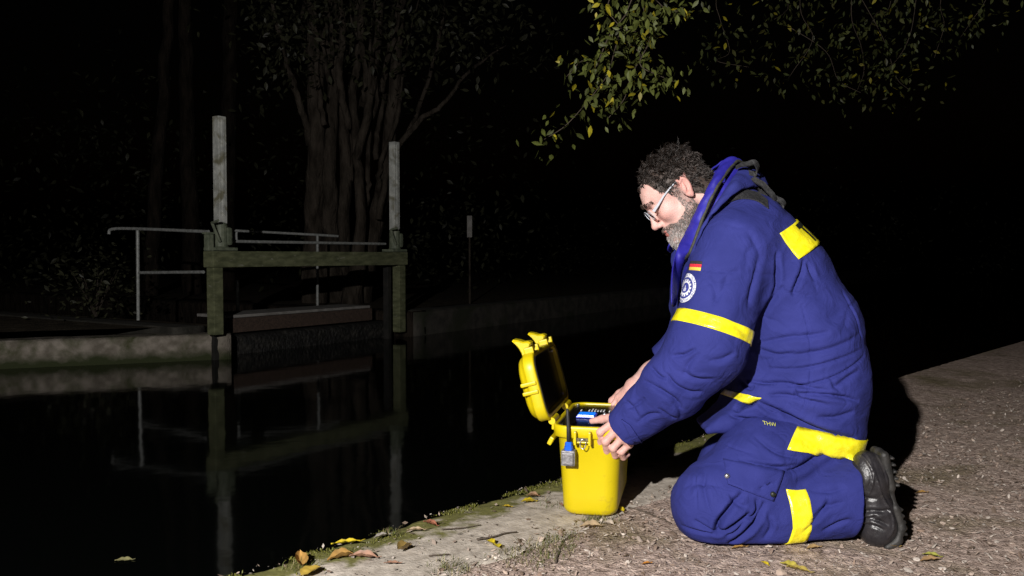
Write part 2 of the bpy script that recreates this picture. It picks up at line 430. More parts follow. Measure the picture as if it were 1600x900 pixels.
def wall(name, a, b, th, z0, z1, label, m=None, seg=40, back=None, over=0.0):
    """rough wall from a to b, front face on the line, thickness to the back side"""
    a = np.array(a); b = np.array(b); d = (b - a); ln = np.linalg.norm(d); d /= ln
    nb = np.array([-d[1], d[0]]) if back is None else back
    n = max(int(ln / 0.08), 4); n = min(n, seg * 6)
    ss = np.linspace(0, ln, n)
    pf = [(th, z0), (th, z1)] + [(t, z1) for t in np.linspace(th * 0.8, 0.03, 5)] + [(0.0, z1 - 0.03)] + [(0.0, z) for z in np.linspace(z1 - 0.06, z0, 9)]
    pf = np.array(pf)
    def fn(s, k):
        k = k.astype(int); t = pf[k, 0]; z = pf[k, 1]
        p = np.stack([s, t * 3, z * 3], 1)
        j = 0.014 * vnoise(p * 5, 41, 3) + 0.006 * vnoise(p * 19, 42, 3)
        x = a[0] + d[0] * s + nb[0] * (t + j); y = a[1] + d[1] * s + nb[1] * (t + j)
        return x, y, z + 0.4 * j * (k > 0) * (k < 9)
    v, f = gridmesh(ss, np.arange(len(pf)), fn)
    k = len(pf); nv = len(v)
    f = f.tolist() + [tuple(range(k)), tuple(nv - 1 - i for i in range(k))]
    return tag(mo(name, v, f, m or stained()), label, "wall")
wall('retaining_wall', WL, WL + WD * 26, 0.45, -0.8, -0.068, "stained concrete wall with algae foot left of the sluice gate", back=np.array([WD[1], -WD[0]]) )
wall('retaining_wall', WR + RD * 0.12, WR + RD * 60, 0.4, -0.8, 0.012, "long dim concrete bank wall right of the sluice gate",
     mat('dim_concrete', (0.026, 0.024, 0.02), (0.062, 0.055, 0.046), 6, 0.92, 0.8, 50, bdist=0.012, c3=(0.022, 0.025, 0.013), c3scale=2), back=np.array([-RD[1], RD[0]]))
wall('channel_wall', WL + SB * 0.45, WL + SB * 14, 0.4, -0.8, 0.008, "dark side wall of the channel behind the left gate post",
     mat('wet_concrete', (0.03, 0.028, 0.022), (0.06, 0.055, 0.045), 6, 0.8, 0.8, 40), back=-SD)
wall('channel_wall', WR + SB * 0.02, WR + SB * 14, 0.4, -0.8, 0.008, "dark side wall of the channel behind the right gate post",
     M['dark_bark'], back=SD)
# weir: sill and rough stone row below the timber, seen between the posts
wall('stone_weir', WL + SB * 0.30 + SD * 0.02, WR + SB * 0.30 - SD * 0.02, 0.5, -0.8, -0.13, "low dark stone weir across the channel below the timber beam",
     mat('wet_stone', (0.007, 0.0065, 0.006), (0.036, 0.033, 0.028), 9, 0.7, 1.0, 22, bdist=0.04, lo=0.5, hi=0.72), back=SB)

# --- sluice gate ------------------------------------------------------------
def zat(py, d): return P(800, py, d)[2]
YA = math.atan2(SD[1], SD[0])
RS = np.array([[SD[0], -SD[1], 0], [SD[1], SD[0], 0], [0, 0, 1]])
gl = np.array([-3.225, 9.20]); gr = np.array([-1.575, 11.82])
sg = empty('sluice_gate', (gl[0], gl[1], 0.0))
tag(sg, "old timber sluice gate with two tall pale rack posts on green beam", "sluice gate")
so = (gl[0], gl[1], 0)
def gbox(name, c, size, m, bev=0.008, parent=None):
    k = MB(); k.box(c, size, RS, bev=bev); return k.build(name, m, parent or sg, so)
gbox('post', (gl[0], gl[1], 0.31), (0.122, 0.122, 0.73), M['green_wood'])
gbox('post', (gr[0], gr[1], 0.205), (0.128, 0.128, 0.93), M['green_wood'])
gm_ = (gl + gr) / 2
gbox('beam', (gm_[0], gm_[1], 0.765), (np.linalg.norm(gr - gl) + 0.13, 0.17, 0.178), M['green_wood'], 0.012)
pc = gl - SD * 0.07
gbox('post_stub', (pc[0], pc[1], 0.945), (0.075, 0.075, 0.18), M['cast_green'], 0.01)
gbox('stub_cap', (pc[0], pc[1], 1.045), (0.10, 0.10, 0.02), M['cast_green'], 0.004)
for gp, px, ptop, pbot, dd in ((gl, 345, 182, 345, 9.3), (gr, 605.5, 222, 362, 11.78)):
    q = P(px, 392, dd)[:2]; q = gm_ + SD * np.dot(q - gm_, SD)
    zt = zat(ptop, q[1]); zb = 0.856
    k = MB(); k.box((q[0], q[1], zb + 0.02), (0.30, 0.20, 0.035), RS, bev=0.008)
    k.tube([(q[0], q[1], zb + 0.03), (q[0], q[1], zb + 0.05), (q[0], q[1], zb + 0.24), (q[0], q[1], zb + 0.29), (q[0], q[1], zb + 0.315)], [0.10, 0.078, 0.074, 0.07, 0.05], 16)
    k.box((q[0] + SD[0] * 0.06, q[1] + SD[1] * 0.06, zb + 0.16), (0.09, 0.15, 0.2), RS, bev=0.03)
    h = k.build('jack_housing', M['cast_green'], sg, so)
    k = MB(); a = np.array([q[0], q[1], 0]) - np.array([SD[0], SD[1], 0]) * 0.08 - np.array([SB[0], SB[1], 0]) * 0.09
    k.tube([a + (0, 0, zb + 0.10), a + np.array([-SD[0] * .10, -SD[1] * .10, zb + 0.30])], 0.016, 8)
    k.tube([a + np.array([-SD[0] * .10, -SD[1] * .10, zb + 0.30]), a + np.array([-SD[0] * .10 + 0.1, -SD[1] * .10 - 0.09, zb + 0.32])], 0.014, 8)
    kk = k.build('crank', M['cast_green'], h, (0, 0, 0)); kk.location = (-so[0], -so[1], 0)
    k = MB(); k.box((q[0], q[1], (zb + 0.30 + zt) / 2), (0.10, 0.105, zt - zb - 0.30), RS, bev=0.006)
    k.box((q[0] - SB[0] * 0.056, q[1] - SB[1] * 0.056, (zb + 0.34 + zt) / 2), (0.03, 0.012, zt - zb - 0.42), RS, bev=0.003)
    k.build('rack_post', M['painted_steel'], sg, so)
    gp2 = q + SB * 0.14
    gbox('guide_frame', (gp2[0], gp2[1], 0.05), (0.07, 0.09, 1.2), mat('black_guide', (0.01, 0.01, 0.009), (0.022, 0.02, 0.018), 12, 0.7), 0.004)
ra = P(358, 377, 9.55); rb = P(602, 381, 11.85)
k = MB(); k.tube([ra, rb], 0.018, 10); k.build('hand_rail', M['galv'], sg, so)

# timber across the channel behind the posts
ta = WL + SB * 0.42 + SD * 0.28; tb = WR + SB * 0.42 - SD * 0.35; tm_ = (ta + tb) / 2
k = MB(); k.box((tm_[0], tm_[1], -0.015), (np.linalg.norm(tb - ta), 0.10, 0.17), RS, bev=0.008)
dm_ = tm_ + SB * 0.24
tw = empty('channel_walkway', (tm_[0], tm_[1], -0.1)); tag(tw, "narrow timber walkway crossing the channel behind the sluice posts", "walkway")
k.build('face_beam', M['brown_timber'], tw, (tm_[0], tm_[1], -0.1))
k = MB()
for i in range(3):
    q = tm_ + SB * (0.075 + 0.2 * i); k.box((q[0], q[1], 0.09), (np.linalg.norm(tb - ta) - 0.02, 0.19, 0.035), RS, bev=0.006)
k.build('deck', M['grey_timber'], tw, (tm_[0], tm_[1], -0.1))

# railings
def rail(name, label, posts, top, extra=()):
    o = empty(name, posts[0][0]); tag(o, label, "railing"); og = posts[0][0]
    for a, b in posts:
        k = MB(); k.tube([a, b], 0.021, 10); k.build('post', M['galv'], o, og)
    for pl in [top] + list(extra):
        k = MB(); k.tube(pl, 0.019, 10); k.build('rail', M['galv'], o, og)
    return o
def onto(px, py, d): return P(px, py, d)
dL = 10.55
rail('railing', "two bar galvanised railing left of the sluice gate", [((P(216, 500, dL)[0], dL, 0.0), onto(215, 360, dL))],
     spline([onto(170, 366, 10.75), onto(175, 358, 10.75), onto(216, 357.5, dL), onto(326, 362, 9.75)], 4), [[onto(217, 426, dL), onto(318, 425, 9.8)]])
dR = 12.9
rail('railing', "thin far railing behind the sluice beam, right section", [((P(496, 478, dR)[0], dR, 0.0), onto(496, 368, dR))],
     spline([onto(370, 378, 12.4), onto(370, 362, 12.4), onto(380, 361, 12.4), onto(496, 367, dR), onto(528, 369, dR + .2)], 3))
k = MB(); q = P(371, 470, 10.6); k.tube([(q[0], q[1], -0.4), P(371, 437, 10.6)], 0.022, 10)
tag(k.build('mooring_stake', M['galv']), "short bare metal stake standing in the sluice opening", "stake")

# small post with a plate on the far bank
q = P(734, 470, 14.2)
sp_ = empty('marker_post', (q[0], q[1], 0)); tag(sp_, "thin lone marker post with narrow plate on the far bank", "post")
k = MB(); k.tube([(q[0], q[1], 0), (q[0], q[1], zat(345, 14.2))], 0.018, 10); k.build('pole', M['bark'], sp_, (q[0], q[1], 0))
k = MB(); k.box((q[0], q[1] - 0.025, zat(354, 14.2)), (0.085, 0.012, 0.36), bev=0.003); k.build('plate', M['grey_timber'], sp_, (q[0], q[1], 0))

# ------------------------------------------------------------------ vegetation
def set_tone(o, cols):
    a = o.data.color_attributes.new('tone', 'FLOAT_COLOR', 'POINT')
    c = np.ones((len(o.data.vertices), 4), np.float32); c[:, :3] = cols
    a.data.foreach_set('color', c.ravel())

LEAFV = np.array([(0, 0, 0), (0.20, 0.30, 0.05), (0.22, 0.55, 0.04), (0.10, 0.85, -0.02), (0, 1.05, -0.06), (-0.10, 0.85, -0.02), (-0.22, 0.55, 0.04), (-0.20, 0.30, 0.05), (0, 0.3, 0), (0, 0.6, -0.01)])
LEAFF = [(0, 1, 8), (1, 2, 9, 8), (2, 3, 4, 9), (0, 8, 7), (8, 9, 6, 7), (9, 4, 5, 6)]
def leaves(centres, size, droop=0.5, cols=None, sd=1):
    """many separate leaf blades as one mesh; returns verts, faces, colours"""
    r = np.random.default_rng(sd); n = len(centres)
    V = np.zeros((n, 10, 3)); C = np.zeros((n, 10, 3)); F = []
    for i, c in enumerate(centres):
        az = r.uniform(0, 6.28); el = r.normal(-droop, 0.45); ro = r.normal(0, 0.7)
        y = np.array([math.cos(az) * math.cos(el), math.sin(az) * math.cos(el), math.sin(el)])
        x = np.cross(y, (0, 0, 1)); x /= np.linalg.norm(x) + 1e-9; z = np.cross(x, y)
        x2 = x * math.cos(ro) + z * math.sin(ro); z2 = -x * math.sin(ro) + z * math.cos(ro)
        s = size * r.uniform(0.6, 1.25)
        lv = LEAFV.copy(); lv[:, 2] += r.uniform(-0.12, 0.2) * lv[:, 1] ** 2 - r.uniform(0.0, 0.4) * np.abs(lv[:, 0])
        V[i] = c + s * (lv[:, :1] * x2 + lv[:, 1:2] * y + lv[:, 2:] * z2)
        C[i] = cols(r) if cols else (0.05, 0.075, 0.02)
        F += [tuple(k + 10 * i for k in q) for q in LEAFF]
    return V.reshape(-1, 3), F, C.reshape(-1, 3)

def green(r):
    if r.random() < 0.06: return np.array((0.30, 0.26, 0.02)) * r.uniform(0.6, 1.2)
    return np.array((0.060, 0.078, 0.027)) * r.uniform(0.3, 1.3) + np.array((0.03, 0.02, 0)) * r.uniform(0, 1)
def lush(r):
    if r.random() < 0.10: return np.array((0.36, 0.31, 0.02)) * r.uniform(0.6, 1.2)
    return np.array((0.105, 0.125, 0.028)) * r.uniform(0.35, 1.4)
def dull(r): return np.array((0.05, 0.052, 0.028)) * r.uniform(0.35, 1.3)

def limb(pts, rads, n=10, sub=5, wob=0.0, sd=0):
    sp = spline(pts, sub); rr = np.interp(np.linspace(0, 1, len(sp)), np.linspace(0, 1, len(rads)), rads)
    r = np.random.default_rng(sd)
    sp = [p + r.normal(size=3) * wob for p in sp]
    return sp, list(rr)

# the many-stemmed tree behind the sluice
DT = 14.6
tree = empty('multi_stem_tree', (P(525, 470, DT)[0], DT, 0)); to_ = tuple(tree.location)
tag(tree, "big dim tree with many upright stems behind the sluice gate", "tree")
stems = [
    ([(492, 478), (490, 380), (492, 280), (494, 140), (488, -40), (480, -260)], [0.24, 0.18, 0.155, 0.14, 0.12, 0.07], 0.0),
    ([(520, 478), (518, 380), (514, 280), (520, 150), (528, 20), (540, -240)], [0.26, 0.15, 0.12, 0.10, 0.09, 0.05], 0.1),
    ([(540, 478), (535, 390), (540, 260), (536, 120), (555, -20), (560, -250)], [0.22, 0.13, 0.10, 0.09, 0.08, 0.04], 0.35),
    ([(548, 475), (562, 360), (560, 250), (552, 160), (562, 60), (585, -140)], [0.2, 0.09, 0.075, 0.07, 0.06, 0.03], -0.35),
    ([(556, 250), (575, 170), (590, 60), (600, -60), (612, -200)], [0.07, 0.07, 0.065, 0.05, 0.03], -0.3),
    ([(558, 476), (578, 380), (600, 290), (612, 180), (622, 60), (640, -150)], [0.22, 0.16, 0.13, 0.11, 0.09, 0.05], 0.15),
    ([(590, 340), (612, 250), (655, 190), (690, 165), (735, 110), (790, 70)], [0.06, 0.05, 0.045, 0.036, 0.027, 0.012], -0.2),
    ([(610, 260), (640, 205), (668, 130), (690, 40), (700, -120)], [0.045, 0.045, 0.036, 0.028, 0.012], 0.3),
    ([(485, 225), (472, 175), (455, 120), (440, 70), (424, 0), (415, -60)], [0.06, 0.055, 0.05, 0.04, 0.03, 0.02], -0.3),
    ([(545, 200), (530, 120), (536, 40), (520, -90)], [0.06, 0.06, 0.05, 0.03], -0.45),
]
for j in range(16):
    x0 = random.uniform(500, 610); y0 = random.uniform(60, 330); sx = (x0 - 545) * random.uniform(.4, 1.5); x1 = x0 + sx * .5 + random.uniform(-25, 25)
    stems.append(([(x0, y0), (x0 + sx * .18 + random.uniform(-6, 6), y0 - 60), (x1, y0 - 140), (x0 + sx * .9, y0 - 220), (x0 + sx * 1.5, y0 - 330)], [.05, .042, .034, .024, .010], random.uniform(-.5, .3)))
k = MB(); ends = []
for i, (pp, rr, off) in enumerate(stems):
    pts = [P(x, y, DT + off + 0.15 * math.sin(j * 1.7 + i)) for j, (x, y) in enumerate(pp)]
    if i in (0, 1, 2, 3, 5): pts[0][2] = -0.15
    sp, rd = limb(pts, rr, sub=6, wob=0.012, sd=i)
    k.tube(sp, rd, 12); ends += [sp[j] for j in range(len(sp) // 2, len(sp))]
k.build('trunk', M['bark'], tree, to_, smooth=True)
r = np.random.default_rng(5); cs = []
for e in ends:
    if e[2] > 4.4:
        for _ in range(7): cs.append(e + r.normal(size=3) * np.array([0.75, 0.7, 0.55]))
for (x, y) in [(424, 5), (432, 40), (440, 75), (448, 105), (440, 122), (455, 60), (470, 40), (520, 30), (545, 60), (560, 95), (590, 25), (640, 20), (690, 40), (720, 70), (735, 105), (770, 60), (700, 10), (830, 40), (780, 25), (610, 70), (500, 20), (480, 90), (660, 90), (740, 20), (850, 90), (630, 130), (450, 10), (410, 30), (560, 10)]:
    c = P(x, y, DT - 0.4)
    for _ in range(44): cs.append(c + r.normal(size=3) * np.array([0.3, 0.3, 0.22]))
V, F, C = leaves(cs, 0.13, 0.5, dull, 3)
cr = mo('crown', V, F, M['leaf'], tree, to_, smooth=False); set_tone(cr, C)

# plain dark trunks further left
for i, (px, d, rad, lean, lab) in enumerate(((300, 18.0, 0.17, -8, "slim dark trunk left of the taller rack post, middle of the far trio"),
                                           (352, 19.5, 0.19, 6, "straight dark trunk directly behind the taller rack post"),
                                           (232, 17.0, 0.13, 22, "leaning thin trunk behind the left railing, leftmost of the far trio"))):
    q = P(px, 470, d)
    t = empty('woodland_tree', (q[0], d, 0)); tag(t, lab, "tree", "dim trunks behind the railing")
    k = MB(); sp, rd = limb([(q[0], d, -0.2), P(px + lean * .4, 330, d), P(px + lean, 150, d + .2), P(px + lean * 1.5, -20, d), P(px + lean * 2, -330, d)], [rad * 1.25, rad, rad * .9, rad * .8, rad * .4], wob=0.015, sd=30 + i)
    k.tube(sp, rd, 10); k.build('trunk', M['dark_bark'], t, (q[0], d, 0), smooth=True)
    cs = []
    for _ in range(260): cs.append(sp[-1] + r.normal(size=3) * np.array([1.2, 1.2, 0.9]) - np.array([0, 0, 0.6]))
    V, F, C = leaves(cs, 0.16, 0.4, dull, 50 + i); cr = mo('crown', V, F, M['leaf'], t, (q[0], d, 0), smooth=False); set_tone(cr, C)

# the wood behind: a mass of undergrowth and leaves nobody could count
r = np.random.default_rng(44); cs = []
for _ in range(170):
    px = r.uniform(-150, 1750); d = r.uniform(19, 27); c = P(px, 470, d); c[2] = abs(r.normal(0, 2.2)) + .2
    if px > 800: d = r.uniform(34, 46); c = P(px, 470, d); c[2] = abs(r.normal(0, 1.6)) + .2
    for _k in range(46): cs.append(c + r.normal(size=3) * np.array([.8, .6, .55]))
V, F, C = leaves(cs, 0.17, 0.4, dull, 45)
o = mo('far_wood', V, F, M['leaf'], smooth=False); set_tone(o, C); tag(o, "dark leafy undergrowth of the wood behind the canal", "undergrowth", kind='stuff')
# low bush by the left railing
q = P(150, 500, 10.9); cs = []
for _ in range(420):
    a = r.normal(size=3) * np.array([0.32, 0.25, 0.26]); cs.append(np.array([q[0], q[1], 0.45]) + a)
for (x, y) in ((140, 465), (150, 420), (165, 440), (135, 505)):
    c = P(x, y, 10.6)
    for _ in range(14): cs.append(c + r.normal(size=3) * 0.07)
V, F, C = leaves(cs, 0.08, 0.2, dull, 9)
bs = empty('bush', (q[0], q[1], 0)); tag(bs, "sparse small bush at the left end of the railing", "bush")
cr = mo('foliage', V, F, M['leaf'], bs, (q[0], q[1], 0), smooth=False); set_tone(cr, C)
k = MB()
for i in range(7):
    a = i * 0.9; k.tube([(q[0], q[1], 0), (q[0] + .12 * math.cos(a), q[1] + .1 * math.sin(a), .3), (q[0] + .3 * math.cos(a), q[1] + .22 * math.sin(a), .62)], [.012, .01, .004], 5)
k.build('stem', M['bark'], bs, (q[0], q[1], 0))

# tree on the near bank whose boughs hang into the top of the picture
tx, ty = 6.4, 7.6
ht = empty('overhanging_tree', (tx, ty, 0)); hto = (tx, ty, 0)
tag(ht, "tree reaching in from the right with drooping green and yellow leafed boughs", "tree")
k = MB(); tw_ = MB(); cs = []; cd = []
def bough(pts, rads, sd=0):
    sp, rd = limb(pts, rads, sub=6, wob=0.01, sd=sd); k.tube(sp, rd, 10); return sp
bough([(tx, ty, -0.2), (tx + .05, ty, 1.2), (tx - .1, ty + .1, 2.6), (tx - .25, ty, 4.2), (tx - .3, ty + .1, 6.0)], [0.32, 0.24, 0.21, 0.17, 0.1], 61)
b1 = bough([(tx - .1, ty, 2.7), (5.0, 6.6, 3.6), (3.3, 5.8, 3.9), (1.9, 5.3, 3.75), (1.0, 5.1, 3.2)], [0.14, 0.1, 0.08, 0.055, 0.03], 62)
b2 = bough([(tx - .15, ty, 3.0), (5.2, 7.4, 3.8), (4.0, 8.0, 4.2), (2.9, 8.2, 3.9)], [0.1, 0.08, 0.05, 0.03], 63)
def spray(path, n, spread, dst, twr=0.004, sd=0):
    sp = spline(path, 6); rr = np.linspace(twr, 0.002, len(sp)); tw_.tube(sp, list(rr), 5)
    rr_ = np.random.default_rng(sd)
    for i in range(n):
        c = sp[rr_.integers(1, len(sp))] + rr_.normal(size=3) * spread
        dst.append(c)
near = [  # pixel paths of the drooping sprays of the bright bough
    [(1040, -160), (1010, -60), (975, 30), (960, 80), (950, 115), (925, 150), (885, 195), (850, 218)],
    [(1000, -60), (1005, 10), (1015, 60), (1000, 100), (1030, 118), (1060, 130)],
    [(980, 20), (950, 60), (930, 105), (910, 95), (885, 120)],
    [(990, -40), (1030, 5), (1050, 20), (1070, 10)],
    [(970, 60), (1000, 85), (985, 120), (975, 155), (950, 185)],
    [(960, -20), (950, 15), (975, 45), (1000, 50)],
]
for j, pp in enumerate(near):
    path = [P(x, y, 5.05 + 0.12 * math.sin(j * 2 + i * .8)) for i, (x, y) in enumerate(pp)]
    spray(path, int(150 * len(pp) / 6), np.array([0.062, 0.10, 0.050]), cs, sd=70 + j)
far = [
    [(1150, -120), (1120, -10), (1125, 30), (1140, 80), (1120, 95), (1170, 105)],
    [(1260, -100), (1250, 10), (1270, 60), (1240, 110), (1230, 125)],
    [(1340, -100), (1330, 20), (1345, 70), (1350, 110), (1340, 140)],
    [(1400, -80), (1390, 10), (1370, 20), (1360, 40)],
    [(1440, -90), (1430, 10), (1420, 60), (1400, 95), (1380, 110)],
    [(1500, -90), (1470, 0), (1475, 40), (1460, 90)],
    [(1200, -90), (1230, 0), (1225, 20), (1210, 30)],
    [(1570, -80), (1540, 0), (1520, 30), (1500, 60)],
    [(1330, -30), (1380, 60), (1400, 120), (1420, 140)],
    [(1230, 40), (1290, 80), (1310, 125), (1345, 145)],
]
for j, pp in enumerate(far):
    path = [P(x, y, 8.3 + 0.25 * math.sin(j * 2.3 + i)) for i, (x, y) in enumerate(pp)]
    spray(path, int(130 * len(pp) / 5), np.array([0.16, 0.2, 0.11]), cd, sd=90 + j)
for e in b1[8:]:
    for _ in range(16): cs.append(e + r.normal(size=3) * np.array([.35, .35, .25]) + np.array([0, 0, .25]))
for e in b2[4:]:
    for _ in range(20): cd.append(e + r.normal(size=3) * np.array([.5, .4, .3]) + np.array([0, 0, .1]))
for _ in range(900): cd.append(np.array([tx - .2, ty, 5.2]) + r.normal(size=3) * np.array([1.5, 1.3, 1.0]))
k.v += []; n0_ = len(k.v); k.add(tw_.v, tw_.f, 1); k.build('trunk', [M['bark'], M['twig']], ht, hto, smooth=True)
V, F, C = leaves(cs, 0.056, 0.75, lush, 4); V2, F2, C2_ = leaves(cd, 0.064, 0.7, green, 6)
F = F + [tuple(i + len(V) for i in q) for q in F2]; V = np.concatenate([V, V2]); C = np.concatenate([C, C2_])
cr = mo('crown', V, F, M['leaf'], ht, hto, smooth=False); set_tone(cr, C)

# ------------------------------------------------------------------ ground litter near the camera
def on_ground(x, y):
    s = (np.array([x, y]) - E0) @ ED; t = (np.array([x, y]) - E0) @ ER
    return s, t
r = np.random.default_rng(12)
V = []; F = []; C = []
pal = [(0.50, 0.40, 0.33), (0.30, 0.215, 0.165), (0.60, 0.52, 0.45), (0.17, 0.125, 0.095), (0.44, 0.34, 0.275), (0.56, 0.49, 0.43)]
n_f = 0
while n_f < 26000:
    s = r.uniform(-0.9, 5.5); t = (0.36 if s < 2.9 else 0.03) + abs(r.normal(0, 1.6))
    x, y, _ = bank(s, t)
    if y < 1.7 or abs(x) > 0.75 * y + 0.3: continue
    if r.random() > min(1.0, (3.0 / y) ** 1.6): continue
    L_ = r.gamma(2.0, 0.0032) + 0.002; W_ = L_ * r.uniform(0.25, 0.7)
    L_ = min(L_, 0.035)
    a = r.uniform(0, 6.28); z = 0.003 + r.uniform(0, 0.005)
    tl = r.normal(0, 0.35); tr = r.normal(0, 0.35)
    dx = np.array([math.cos(a), math.sin(a), tl]) * L_ / 2; dy = np.array([-math.sin(a), math.cos(a), tr]) * W_ / 2
    c = np.array([x, y, z]); i0 = len(V)
    V += [c - dx, c - dx * .3 - dy, c + dx * .6 - dy * .8, c + dx, c + dx * .4 + dy, c - dx * .6 + dy * .7, c + (0, 0, .2 * W_)]
    F += [(i0 + j, i0 + (j + 1) % 6, i0 + 6) for j in range(6)]
    col = np.array(pal[r.integers(0, 6)]) * r.uniform(0.6, 1.2); C += [col] * 7
    n_f += 1
lit = mo('leaf_litter', V, F, M['leaf'], smooth=False); set_tone(lit, np.array(C)); tag(lit, "crumbs of wood chip and broken leaf over the gravel", "litter", kind='stuff')
# small crumbs on the coping
V = []; F = []; C = []
for _ in range(1300):
    s = r.uniform(-0.6, 3.0); t = r.uniform(0.0, 0.4) ** 1.2
    x, y, _z = bank(s, t); L_ = r.gamma(2, 0.0022) + 0.002 + (r.uniform(.006, .016) if r.random() < .13 else 0); a = r.uniform(0, 6.28); W_ = L_ * r.uniform(.25, .7)
    dx = np.array([math.cos(a), math.sin(a), r.normal(0, .3)]) * L_ / 2; dy = np.array([-math.sin(a), math.cos(a), r.normal(0, .3)]) * W_ / 2
    c = np.array([x, y, 0.006]); i0 = len(V)
    V += [c - dx, c - dy, c + dx, c + dy]; F += [(i0, i0 + 1, i0 + 2, i0 + 3)]; C += [np.array(pal[r.integers(0, 6)]) * r.uniform(.4, 1.1)] * 4
o = mo('coping_crumbs', V, F, M['leaf'], smooth=False); set_tone(o, np.array(C)); tag(o, "small dry crumbs scattered over the pale coping", "litter", kind='stuff')

def blades(pts, h, w, cols, sd, lean=0.6):
    r = np.random.default_rng(sd); V = []; F = []; C = []
    for x, y, z in pts:
        a = r.uniform(0, 6.28); l = h * r.uniform(.4, 1.2); d = np.array([math.cos(a), math.sin(a), 0]); sd_ = np.array([-d[1], d[0], 0]) * w / 2
        ln = r.uniform(.1, lean) * l; b0 = np.array([x, y, z]); i0 = len(V)
        V += [b0 - sd_, b0 + sd_, b0 + d * ln * .4 + sd_ * .8 + (0, 0, l * .6), b0 + d * ln * .4 - sd_ * .8 + (0, 0, l * .6), b0 + d * ln + (0, 0, l * .9)]
        F += [(i0, i0 + 1, i0 + 2, i0 + 3), (i0 + 3, i0 + 2, i0 + 4)]; c = cols(r); C += [c] * 5
    return V, F, C
def mossc(r): return np.array((0.15, 0.15, 0.03)) * r.uniform(.4, 1.4)
def grassc(r): return (np.array((0.10, 0.12, 0.03)) if r.random() < .6 else np.array((0.30, 0.25, 0.13))) * r.uniform(.5, 1.3)
pts = []
while len(pts) < 14000:
    s = r.uniform(-0.7, 3.2); t = abs(r.normal(0.02, 0.06))
    x, y, _z = bank(s, t)
    if vnoise(np.array([[x * 9, y * 9, 0]]), 77, 2)[0] + 0.55 - t * 5 < r.uniform(0, .6): continue
    pts.append((x, y, -0.004))
V, F, C = blades(pts, 0.0075, 0.003, mossc, 14, 1.2)
o = mo('moss', V, F, M['leaf'], smooth=False); set_tone(o, np.array(C)); tag(o, "olive moss along the waterside edge of the coping", "moss", kind='stuff')
pts = []
for (px, py, n, sg_) in ((860, 862, 260, .035), (835, 872, 200, .04), (700, 888, 90, .025), (715, 893, 60, .02), (880, 845, 160, .03), (925, 815, 130, .02), (800, 870, 90, .03), (945, 812, 60, .02), (470, 885, 40, .02), (860, 790, 50, .03), (612, 834, 40, .02)):
    c = G(px, py)
    for _ in range(n):
        q = c + np.array([r.normal(0, sg_), r.normal(0, sg_ * 1.2), 0]); pts.append((q[0], q[1], -0.002))
V, F, C = blades(pts, 0.022, 0.0016, grassc, 15, 1.9)
o = mo('grass', V, F, M['leaf'], smooth=False); set_tone(o, np.array(C)); tag(o, "short thin grass along the inner edge of the coping", "grass", kind='stuff')

# fallen leaves and twigs one can point to
def fallen(px, py, length, rot, col, curl, label, z=0.008, fat=1.0, lift=0.0, on=0.0):
    length *= 0.84
    q = G(px, py, on)
    n = 9; V = []; F = []; C = []
    for i in range(n):
        u = i / (n - 1); w = (math.sin(math.pi * min(u * 1.02, 1)) ** 0.8) * 0.27 * fat * (1.1 - .35 * u) + (0.004 if i in (0, n - 1) else 0)
        for j in (-1, -.5, 0, .5, 1):
            jag = 1 + .14 * math.sin(i * 5.1 + j * 3)
            V.append((length * w * j * jag, length * (u - .5), length * (curl * (abs(j) ** 1.5) * w * 2 + lift * (u - .3) ** 2 + .03 * math.sin(i * 2.3 + j * 2))))
            C.append(np.array(col) * (0.72 + .5 * abs(math.sin(i * 1.9 + j * 2.7)) * .6) * (0.8 if abs(j) == 1 else 1))
    for i in range(n - 1):
        for j in range(4): a = i * 5 + j; F.append((a, a + 1, a + 6, a + 5))
    st = [(0, -length * .5 - length * .18 * t_, length * .05 * t_) for t_ in (0, .5, 1)]
    tv, tf = tube(st, [.0018, .0014, .001], 5); b0 = len(V)
    V += [tuple(x) for x in tv]; F += [tuple(x + b0 for x in y) for y in tf]; C += [np.array(col) * .6] * len(tv)
    o = mo('fallen_leaf', V, F, M['leaf'], smooth=True); set_tone(o, np.array(C))
    o.location = (q[0], q[1], on + z); o.rotation_euler = (random.uniform(-.1, .1), random.uniform(-.12, .12), math.radians(rot))
    tag(o, label, "leaf", "fallen leaves on the bank" if on > -.1 else None)
    return o
Y = (0.62, 0.47, 0.02); OR = (0.44, 0.25, 0.07); BR = (0.30, 0.17, 0.09); PA = (0.45, 0.33, 0.2); PK = (0.38, 0.21, 0.14)
fallen(470, 884, .085, 20, OR, .5, "large upright curled tan leaf at the lower left coping end", lift=.6)
fallen(486, 897, .075, -35, (0.58, 0.40, 0.07), .2, "broad golden leaf at the bottom edge beside the curled tan leaf", fat=1.5)
fallen(540, 852, .095, 98, Y, .35, "long bright yellow leaf on the moss near the water", fat=.5)
fallen(532, 875, .085, 118, OR, .5, "orange striped leaf lying rolled on the mossy coping")
fallen(567, 874, .09, 84, PK, .5, "pinkish brown curled leaf right of the orange striped leaf", fat=.7)
fallen(631, 863, .065, 150, (0.36, 0.24, 0.07), .7, "folded brown leaf with dark shadow mid coping", lift=.5, fat=1.1)
fallen(612, 884, .05, 85, PK, .2, "flat salmon coloured leaf near the bottom grass", fat=.8)
fallen(672, 822, .06, 60, (0.33, 0.12, 0.07), .6, "reddish crumpled leaf towards the water edge", fat=.7)
fallen(596, 842, .06, 130, (0.42, 0.38, 0.33), .4, "pale grey curled leaf on the moss", fat=.8)
fallen(649, 832, .06, 100, PA, .6, "thin beige folded leaf below the reddish one", fat=.5)
fallen(826, 787, .06, 110, Y, .4, "bright yellow crumpled leaf left of the case", fat=1.0)
fallen(792, 795, .035, 95, (0.6, 0.42, 0.03), .3, "small golden leaf on the coping left of the crumpled yellow leaf")
